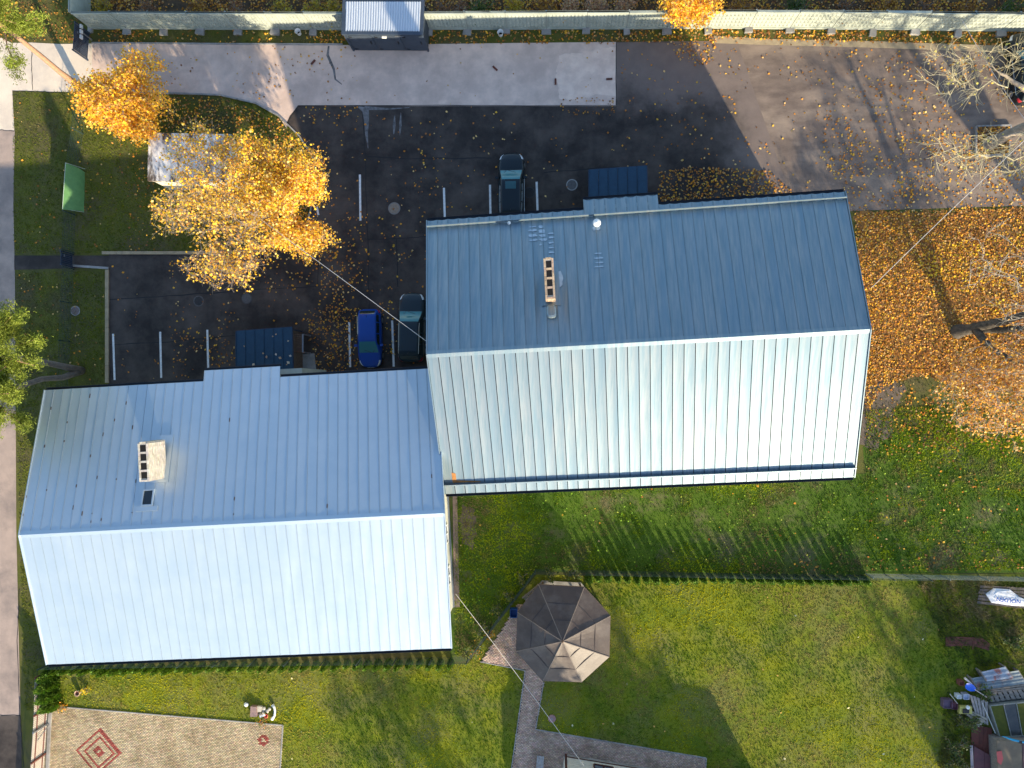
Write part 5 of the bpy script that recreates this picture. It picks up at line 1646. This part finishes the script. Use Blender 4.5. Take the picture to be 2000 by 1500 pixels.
def manhole(label, px, r, m, ring=None):
    c = G(*px)
    t = thing('manhole_cover', c, label, 'manhole')
    MB().lathe(c, [(r*1.22, 0), (r*1.22, .012), (r*1.04, .018)], 28).build('frame', ring or M_CONC, t)
    MB().lathe(c, [(r, .0), (r, .022), (r*.93, .026), (r*.90, .018), (.001, .020)], 28, False).build('lid', m, t)
    b = MB()
    for k in range(-4, 5):
        x = k*r*.18; l = math.sqrt(max(0, (r*.82)**2-x*x))
        b.box(c+np.array([x, 0, .022]), (r*.07, 2*l, .008))
    b.build('tread', m, t)


M_IRON = mat('cast_iron', (.14, .13, .125), (.10, .095, .09), 8, .7, metal=.2)
M_IRONR = mat('rusty_iron', (.30, .235, .17), (.22, .17, .125), 8, .85)
manhole('sandy brown manhole cover near the middle parking line', (770, 407), .36, M_IRONR, mat('cover_ring', (.20, .18, .16), rough=.9))
manhole('grey manhole cover left of the dark teal shelter', (1117, 361), .33, M_IRON)
manhole('dark manhole cover beside the black estate car', (1034, 376), .33, mat('dark_iron', (.035, .033, .032), (.025, .024, .024), 8, .8), mat('dark_ring', (.05, .048, .048), rough=.9))
manhole('manhole cover in the pale worn ring on the dark parking bays', (388, 588), .32, mat('dark_iron2', (.05, .047, .046), (.035, .034, .034), 8, .8), mat('worn_ring', (.13, .122, .115), (.08, .075, .07), 5, .9))
manhole('faint manhole cover under leaves near the big maple', (482, 583), .32, M_IRON, mat('worn_ring2', (.08, .075, .072), rough=.9))
manhole('pinkish manhole cover in the lawn beside the pine', (147, 607), .30, mat('pink_concrete', (.24, .18, .165), (.19, .145, .135), 5, .9))
c = G(1078, 1403)
t = thing('stepping_disc', c, 'round pink concrete disc lying in the lawn under the cable', 'disc')
MB().lathe(c, [(.27, 0), (.27, .07), (.25, .085), (.02, .085)], 24).build('slab', mat('pink_slab', (.36, .20, .18), (.30, .17, .15), 6, .9), t)
MB().lathe(c, [(.05, .08), (.05, .10), (.04, .105)], 12).build('ring', M_METAL, t)
for px, lab in (((585, 66), 'white bucket standing by the fence left of the storage container'), ((978, 68), 'white bucket standing by the fence right of the storage container')):
    c = G(*px); t = thing('bucket', c, lab, 'bucket')
    MB().lathe(c, [(.15, 0), (.20, .38), (.22, .40), (.20, .40), (.14, .05), (.001, .05)], 20, False).build('pail', M_WHITE, t, smooth=True)
    MB().tube([c+np.array([.2*math.cos(a), .05, .38+.12*math.sin(a)]) for a in np.linspace(0, math.pi, 9)], .006, 4).build('handle', M_METAL, t)
    MB().lathe(c+np.array([0, 0, .06]), [(.13, 0), (.001, .01)], 16, False).build('bottom_water', M_SOOT, t)
c = G(156, 1351)
t = thing('flower_pot', c, 'round terracotta flower pot in the grass near the patio corner', 'flower pot')
MB().lathe(c, [(.13, 0), (.19, .28), (.21, .30), (.21, .34), (.17, .34), (.16, .24)], 22, False).build('pot', mat('terracotta', (.52, .36, .27), (.42, .28, .2), 6, .85), t, smooth=True)
MB().lathe(c+np.array([0, 0, .25]), [(.165, 0), (.001, .02)], 16, False).build('soil', M_RUST, t)


def rock(c, s, seed, squash=.6):
    r = np.random.default_rng(seed); b = MB(); rows = []
    for i in range(7):
        th = math.pi*i/6
        rows.append([np.array(c)+np.array([s*math.sin(th)*math.cos(a)*r.uniform(.8, 1.15), s*math.sin(th)*math.sin(a)*r.uniform(.8, 1.15), s*squash*(1-math.cos(th))*.9]) for a in np.linspace(0, 2*math.pi, 10)[:-1]])
    for r_ in rows: r_.append(r_[0])
    return b.grid(rows)


M_STONE = mat('pale_stone', (.58, .53, .44), (.42, .38, .31), 7, .9, bump=.3)
t = thing('garden_ornament', G(512, 1388), 'little decorated rock garden with a pink slab and white bone shape by the patio', 'ornament')
MB().prism([p[:2] for p in P([(493, 1376), (504, 1377), (505, 1396), (492, 1396)])], 0, .32).build('slab', mat('rose_slab', (.30, .20, .18), (.22, .15, .14), 5, .9), t)
MB().prism([p[:2] for p in P([(505, 1377), (514, 1378), (512, 1388), (505, 1388)])], 0, .22).build('slab', M_STONE, t)
for k, (x, y, s) in enumerate([(516, 1383, .16), (523, 1388, .14), (527, 1384, .12), (510, 1395, .13), (515, 1391, .11)]):
    rock(G(x, y), s, k).build('stone', M_STONE, t)
MB().tube([G(532, 1376, .12), G(536, 1382, .13), G(537, 1390, .13), G(536, 1398, .13), G(531, 1405, .12)], [.13, .08, .075, .08, .12], 8).build('bone_shape', M_WHITE, t, smooth=True)
MB().lathe(G(522, 1396), [(.06, 0), (.13, .2), (.15, .24), (.11, .24), (.08, .12)], 14, False).build('red_cup', mat('coral_red', (.60, .09, .06), rough=.5), t, smooth=True)
MB().beam(G(507, 1400, .2), G(518, 1396, .25), .14, .03).build('white_plate', M_WHITE, t)
sh = shrub('flower_clump', 'small bright green clump below the rock garden ornament', G(515, 1403), .4, .25, 120, .08, [(.1, .2, .03), (.6, .25, .03)], 501, stems=6)
tag(rock(G(482, 1375), .17, 9).build('white_stone', M_WHITE), 'white stone left of the rock garden ornament', 'stone')

# bench by the house, bench by the gazebo


def bench(label, a, b_, w, m, n, h=.45, back=False):
    A, B = G(*a), G(*b_); d = nrm(B-A); s = np.array([-d[1], d[0], 0]); up = np.array([0, 0, 1.0])
    t = thing('garden_bench', (A+B)/2, label, 'bench')
    for k in range(n):
        off = s*(-w/2+w*(k+.5)/n)
        MB().beam(A+off+up*h, B+off+up*h, w/n*.8, .035).build('slat', m, t)
    if back:
        for k in range(2):
            MB().beam(A+s*(w/2+.04)+up*(h+.2+k*.18), B+s*(w/2+.04)+up*(h+.2+k*.18), .03, .12).build('backrest_slat', m, t)
    for f in (.12, .88):
        for sg in (-1, 1):
            MB().box(A+(B-A)*f+s*sg*w*.4+up*h/2, (.07, .07, h-.02)).build('leg', m, t)
    return t


bench('grey slatted bench beside the garden house on the paved path', (1056, 1470), (1052, 1530), .5, mat('silver_wood', (.40, .39, .38), (.27, .26, .25), 6, .85), 5)
bench('weathered plank bench tucked behind the gazebo by the fence', (1026, 1168), (1058, 1142), .5, M_WOOD, 3, back=True)
t = thing('blue_crate', G(1006, 1192), 'bright blue plastic crate at the left edge of the gazebo', 'crate')
c = G(1004, 1194)
for sx, sy, lx, ly in ((-.24, 0, .03, .6), (.24, 0, .03, .6), (0, -.29, .5, .03), (0, .29, .5, .03)):
    MB().box(c+np.array([sx, sy, .3]), (lx, ly, .4)).build('side', mat('blue_plastic', (.01, .07, .25), rough=.45), t)
MB().box(c+np.array([0, 0, .12]), (.48, .58, .03)).build('bottom', MATS['blue_plastic'], t)
tag(rock(G(1032, 1166), .14, 12, 1.2).build('white_pot', M_STONE), 'pale round stone beside the plank bench behind the gazebo', 'stone')

# square bed of the bare tree at the right
q4 = P([(1905, 248), (1972, 246), (1968, 302), (1904, 306)])
bed = thing('tree_bed', sum(q4)/4, 'square leaf filled bed round the bare tree trunk', 'tree bed')
for i in range(4): MB().beam(q4[i]+[0, 0, .08], q4[(i+1) % 4]+[0, 0, .08], .10, .2).build('edging', M_CONC, bed)
MB().prism([p[:2] for p in q4], .01, .10).build('soil', M_DIRT, bed)
x, y = scatter([(1905, 248), (1972, 246), (1968, 302), (1904, 306)], 140)
v, tt, c_ = leaf_arrays(np.stack([x, y, .12+.05*rng.random(len(x))], 1)-sum(q4)/4, .15, rng, .4, ORA)
link_mesh('leaf_fill', np_mesh('leaf_fill', v, tt, M_LITTER, c_), bed)['kind'] = 'stuff'

# ------------------------------------------------------------------ cables
M_CABLE = mat('pale_cable', (.50, .47, .43), rough=.6)


def cable(label, a, b_, sag, r=.015, m=M_CABLE):
    a, b_ = np.array(a), np.array(b_)
    pts = [a+(b_-a)*f-np.array([0, 0, sag*4*f*(1-f)]) for f in np.linspace(0, 1, 25)]
    tag(MB().tube(pts, r, 5).build('overhead_cable', m, loc=(a+b_)/2), label, 'cable')


cable('overhead cable from the big maple to the corner of the right building', G(470, 400, 6.8), G(835, 668, 9.0), .25)
cable('overhead cable from the left building to the garden house', G(890, 1160, 5.6), G(1140, 1495, 2.7), .2)
cable('long overhead cable crossing the leaf covered lawn at the right', G(2080, 200, 7.6), G(1702, 562, 8.6), .25)
cable('overhead cable running from the concrete fence to the black car', G(1880, 40, 6), G(2060, 310, 7.4), .3, m=mat('grey_cable', (.42, .40, .40), rough=.6))

# ------------------------------------------------------------------ junk corner
M_ZINC = mat('rusty_zinc', (.17, .215, .235), (.12, .15, .17), 3, .75, c3=(.22, .08, .045), scale3=1.1, amt3=.7, thr3=(.55, .65), metal=.2)


def planks(name, label, cat, quad, z0, n, m, axis=0, th=.03, gap=.25, jit=.02, rails=True, group=None, part='plank'):
    """n boards across a px quad (TL, TR, BR, BL), lying at height z0."""
    q = P(quad); t = thing(name, sum(q)/4, label, cat, group)
    r = random.Random(len(label))
    for k in range(n):
        f0, f1 = (k+gap/2)/n, (k+1-gap/2)/n
        if axis == 0: a = [q[0]+(q[3]-q[0])*f for f in (f0, f1)]; b_ = [q[1]+(q[2]-q[1])*f for f in (f0, f1)]
        else: a = [q[0]+(q[1]-q[0])*f for f in (f0, f1)]; b_ = [q[3]+(q[2]-q[3])*f for f in (f0, f1)]
        j = [np.array([r.uniform(-jit, jit), r.uniform(-jit, jit), 0]) for _ in range(2)]
        z = z0+r.uniform(0, .012)
        MB().prism([p[:2] for p in (a[0]+j[0], b_[0]+j[1], b_[1]+j[1], a[1]+j[0])], z, z+th).build(part, m, t)
    if rails:
        for f in (.08, .5, .92):
            if axis == 0: a, b_ = q[0]+(q[1]-q[0])*f, q[3]+(q[2]-q[3])*f
            else: a, b_ = q[0]+(q[3]-q[0])*f, q[1]+(q[2]-q[1])*f
            MB().beam(a+[0, 0, z0/2], b_+[0, 0, z0/2], .1, max(z0-.005, .02)).build('runner', m, t)
    return t


planks('pallet', 'dark weathered pallet under the white printed sack', 'pallet', [(1912, 1141), (2040, 1148), (2040, 1192), (1905, 1178)], .12, 6, mat('dark_board', (.11, .095, .085), (.07, .06, .055), 5, .9), 0)
# white sack with blue print
sk = thing('printed_sack', G(1965, 1170), 'white woven sack with blue lettering spread over the pallet', 'sack')
out = [(1925, 1160), (1940, 1149), (1972, 1151), (1990, 1165), (2012, 1175), (2030, 1184), (1990, 1184), (1960, 1181), (1936, 1177), (1931, 1169)]
ctr = np.array([1968.0, 1169.0]); rows = []
rS = np.random.default_rng(4)
for j in range(7):
    f = j/6; row = []
    for k in range(len(out)+1):
        p = np.array(out[k % len(out)], float)
        p = ctr+(p-ctr)*f
        z = .18+.10*(1-f**3)+.03*math.sin(k*2.3+j*1.7)*f*f
        row.append(G(p[0], p[1], z))
    rows.append(row)
MB().grid(rows).build('cloth', mat('white_sack', (.72, .72, .72), (.62, .63, .64), 4, .8), sk)
cu = bpy.data.curves.new('lettering', 'FONT'); cu.body = 'NOLDEN'; cu.size = .62; cu.align_x = 'CENTER'; cu.align_y = 'CENTER'; cu.extrude = .004; cu.offset = .012
tmp = bpy.data.objects.new('lettering', cu); COL.objects.link(tmp)
dg = bpy.context.evaluated_depsgraph_get(); dg.update()
tme = bpy.data.meshes.new_from_object(tmp.evaluated_get(dg))
bpy.data.objects.remove(tmp)
tme.materials.clear(); tme.materials.append(mat('blue_print', (.01, .09, .36), rough=.6))
tp_ = G(1970, 1172.5, .325)
lo = link_mesh('lettering', tme, sk, tp_); lo.rotation_euler = (math.radians(3), 0, math.radians(180-6)); lo.scale = (.62, .62, 1)

rs = P([(1846, 1243), (1880, 1243), (1916, 1245), (1932, 1256), (1930, 1270), (1905, 1262), (1880, 1260), (1846, 1262)])
t = thing('rusty_sheet', sum(rs)/8, 'long rusty brown metal sheet lying in the grass', 'metal sheet')
MB().prism([p[:2] for p in rs], .05, .09).build('sheet', M_RUST, t)
for f in (.36, .62):
    a = rs[0]+(rs[3]-rs[0])*f; b_ = rs[7]+(rs[4]-rs[7])*f
    MB().beam(a+[0, 0, .10], b_+[0, 0, .10], .05, .03).build('fold', M_RUST, t)


def corrugated(label, quad, z, m, n=14, amp=.02, tilt=0):
    q = P(quad); t = thing('metal_sheet', sum(q)/4, label, 'metal sheet')
    rows = []
    for f in (0, 1):
        rows.append([(q[0]+(q[3]-q[0])*s)*(1-f)+(q[1]+(q[2]-q[1])*s)*f+np.array([0, 0, z+amp*math.cos(s*n*math.pi)+tilt*f]) for s in np.linspace(0, 1, n*4+1)])
    MB().grid(rows).build('sheet', m, t)
    MB().beam(q[0]+[0, 0, z/2], q[3]+[0, 0, z/2], .1, z-amp-.01).build('bearer', M_WOOD, t); MB().beam(q[1]+[0, 0, z/2], q[2]+[0, 0, z/2], .1, z-amp-.01).build('bearer', M_WOOD, t)


corrugated('long pale blue grey corrugated sheet on top of the junk pile', [(1888, 1318), (1978, 1303), (1994, 1328), (1904, 1342)], .55, M_ZINC, 8, .011)
corrugated('short rust spotted metal sheet lying across the long blue grey one', [(1905, 1304), (1950, 1294), (1966, 1316), (1916, 1323)], .70, mat('spotted_zinc', (.25, .30, .36), (.17, .21, .26), 3, .55, c3=(.26, .07, .04), scale3=1.6, amt3=.9, thr3=(.5, .58), metal=.2), 5, .011)
planks('board_pile', 'brown boards peeking out below the blue grey corrugated sheet', 'boards', [(1905, 1342), (1995, 1326), (2010, 1340), (1910, 1350)], .30, 3, M_WOOD, 0, rails=True)
planks('pallet', 'slatted dark pallet standing between the metal sheets and the mossy frame', 'pallet', [(1922, 1350), (2020, 1338), (2030, 1356), (1930, 1368)], .25, 10, M_WOOD, 1)
planks('pallet', 'pale grey pallet leaning left of the mossy frame', 'pallet', [(1887, 1352), (1925, 1366), (1925, 1412), (1903, 1402)], .28, 5, mat('pale_board', (.36, .32, .29), (.26, .23, .21), 5, .9), 1)
planks('pallet', 'broken pale pallet with slanting slats below the yellow machine', 'pallet', [(1884, 1380), (1922, 1398), (1906, 1416), (1882, 1392)], .34, 5, mat('straw_board', (.44, .38, .28), (.3, .26, .2), 5, .9), 0)
# shovel
t = thing('blue_shovel', G(1900, 1340), 'bright blue plastic shovel with pale handle lying on the junk', 'shovel')
MB().tube([G(1903, 1346, .62), G(1928, 1362, .6)], .03, 8).build('handle', mat('pale_handle', (.55, .45, .40), rough=.7), t)
bl = MB(); rows = []
for i in range(8):
    f = i/7; c0 = np.array(G(1886, 1338, .66))*(1-f)+np.array(G(1905, 1347, .64))*f
    dd = nrm(G(1905, 1347)-G(1886, 1338)); ss_ = np.array([-dd[1], dd[0], 0]); wd = .22*math.sin(math.pi*min(1, .18+f*.75))+.03
    rows.append([c0+ss_*wd*s+np.array([0, 0, .05*s*s]) for s in np.linspace(-1, 1, 7)])
bl.grid(rows).build('blade', mat('shovel_blue', (.01, .10, .55), rough=.4), t, smooth=True)
tag(MB().tube([G(1884, 1324, .58), G(1897, 1336, .6)], .07, 10).build('pale_pipe', mat('pink_pipe', (.58, .48, .44), rough=.6)), 'short pale pipe beside the blue shovel', 'pipe')
# yellow machine
c = G(1880, 1384); t = thing('yellow_machine', c, 'small yellow motor machine on the junk pile', 'machine')
MY = mat('yellow_paint', (.55, .48, .12), (.40, .35, .10), 5, .6)
MB().prism([p[:2] for p in P([(1868, 1374), (1890, 1374), (1891, 1388), (1866, 1388)])], .2, .48).build('housing', MY, t)
MB().prism([p[:2] for p in P([(1872, 1378), (1884, 1378), (1884, 1386), (1872, 1386)])], .48, .56).build('engine', M_BLACK, t)
MB().lathe(c+np.array([.05, .32, .48]), [(.12, 0), (.12, .10), (.05, .14), (.02, .14)], 14).build('tank_cap', M_WHITE, t)
MB().tube([G(1870, 1374, .45), G(1855, 1355, .75)], .02, 6).build('handle', M_METAL, t)
for sx in (-.3, .3):
    MB().tube([c+np.array([sx-.04, 0, .15]), c+np.array([sx+.04, 0, .15])], .15, 14).build('wheel', M_BLACK, t)
for px, s, m, lab in (((1845, 1370), .55, mat('mauve_box', (.14, .09, .13), (.1, .065, .095), 4, .8), 'faded mauve box at the left tip of the junk pile'), ((1858, 1374), .40, mat('wine_box', (.10, .03, .045), rough=.8), 'dark wine box beside the yellow machine'), ((1867, 1356), .26, M_WHITE, 'small white tub above the yellow machine'), ((1881, 1356), .34, mat('pale_blue_box', (.42, .46, .56), rough=.7), 'pale blue tub above the yellow machine'), ((1872, 1330), .30, mat('brick_lump', (.20, .07, .045), rough=.9), 'rust red tub left of the corrugated sheets')):
    c = G(*px); t = thing('tub', c, lab, 'tub', 'tubs on the junk pile')
    for sx, sy, lx, ly in ((-.5, 0, .06, 1), (.5, 0, .06, 1), (0, -.5, 1, .06), (0, .5, 1, .06)):
        MB().box(c+np.array([sx*s, sy*s, .22]), (lx*s, ly*s, .4), rz=0).build('side', m, t)
    MB().box(c+np.array([0, 0, .30]), (s*.92, s*.92, .03)).build('lid', m, t)
# mossy frame with glazing, like a cold frame
fq = [(1925, 1372), (2050, 1360), (2050, 1428), (1944, 1432)]
q = P(fq); t = thing('cold_frame', sum(q)/4, 'mossy low cold frame with dark panes in the junk corner', 'cold frame')
for i in range(4): MB().beam(q[i]+[0, 0, .25], q[(i+1) % 4]+[0, 0, .25], .07, .5).build('frame_board', mat('grey_board', (.26, .26, .22), (.18, .18, .155), 5, .9), t)
MPAN = [mat('moss', (.10, .10, .012), (.065, .07, .01), 4, 1, bump=.4), mat('murky_pane', (.035, .04, .042), (.06, .06, .055), 3, .25), mat('murky_pane2', (.02, .022, .028), rough=.3)]
for k in range(5):
    f0, f1 = k/5+.008, (k+1)/5-.008
    a = [q[0]+(q[1]-q[0])*f for f in (f0, f1)]; b_ = [q[3]+(q[2]-q[3])*f for f in (f0, f1)]
    MB().prism([p[:2] for p in (a[0], a[1], b_[1], b_[0])], .46, .49).build('pane', MPAN[(0, 1, 0, 2, 1)[k]], t)
    if k: MB().beam(a[0]+[0, 0, .5], b_[0]+[0, 0, .5], .05, .05).build('bar', MATS['grey_board'], t)
tag(MB().tube([G(1918, 1372, .53), G(1944, 1432, .53)], .03, 6).build('pole', mat('silver_pole', (.42, .42, .38), rough=.6)), 'pale pole along the left edge of the mossy cold frame', 'pole')
planks('board_deck', 'dark red brown board deck below the pale pallets', 'boards', [(1894, 1412), (1936, 1420), (1930, 1500), (1895, 1470)], .12, 5, M_RUST, 1, gap=.06)
planks('board_pile', 'dull maroon sheeting with a pale edge at the bottom of the junk corner', 'boards', [(1896, 1452), (1928, 1470), (1930, 1540), (1896, 1540)], .30, 3, mat('maroon_sheet', (.15, .055, .06), (.10, .045, .05), 3, .7), 1, gap=.05)
tag(MB().beam(G(1897, 1456, .42), G(1900, 1530, .42), .18, .05).build('pale_board', mat('pale_edge', (.36, .31, .31), (.28, .24, .24), 5, .9)), 'pale narrow board along the maroon sheeting', 'board')
fq = [(1928, 1432), (2070, 1436), (2070, 1560), (1932, 1560)]
q = P(fq, 0); t = thing('low_shed', sum(q)/4, 'low shed with brown and maroon sheet roof in the bottom right corner', 'shed')
MB().prism([p[:2] for p in q], 0, 1.1).build('wall', M_WOOD, t)
q = [p+(p-sum(q)/4)*.03 for p in q]
MR = [mat('brown_sheet', (.19, .14, .085), (.12, .09, .06), 1.5, .7, bump=.1), mat('maroon_roof', (.13, .06, .055), (.085, .045, .045), 1.6, .65, bump=.1), mat('brown_sheet2', (.15, .085, .06), (.10, .06, .045), 1.5, .7)]
for k in range(3):
    f0, f1 = k/3+.004, (k+1)/3-.004
    a = [q[0]+(q[1]-q[0])*f for f in (f0, f1)]; b_ = [q[3]+(q[2]-q[3])*f for f in (f0, f1)]
    MB().prism([p[:2] for p in (a[0], a[1], b_[1], b_[0])], 1.1+.02*k, 1.14+.02*k).build('roof_sheet', MR[k], t)
MB().prism([p[:2] for p in P([(1946, 1468), (1956, 1466), (1959, 1482), (1955, 1494), (1948, 1488)], 1.17)], 1.185, 1.192).build('red_patch', mat('coral_patch', (.50, .09, .08), rough=.7), t)
t = thing('blue_strap', G(1980, 1440), 'bright blue plastic strap lying across the low shed roof', 'strap')
MB().tube([G(1958, 1438, 1.22), G(1978, 1445, 1.24), G(2000, 1450, 1.23), G(2030, 1456, 1.22)], [.02, .07, .06, .03], 6).build('band', mat('cyan_plastic', (.01, .30, .50), rough=.4), t)
MB().beam(G(1990, 1449, 1.27), G(1996, 1450, 1.27), .16, .05).build('buckle', M_BLACK, t)

# rubble and chips on the concrete road
for k, (x, y) in enumerate([(1085, 160), (967, 134), (1190, 155), (612, 122)]):
    tag(MB().box(G(x, y)+np.array([0, 0, .05]), (.12, .42, .09), rz=k*.8).build('brick_lump', M_RUST), ['reddish block lying beside the pale patch of road', 'small reddish block on the concrete road', 'rusty bar at the edge of the pale patch of road', 'dark stick on the concrete road'][k], 'block')
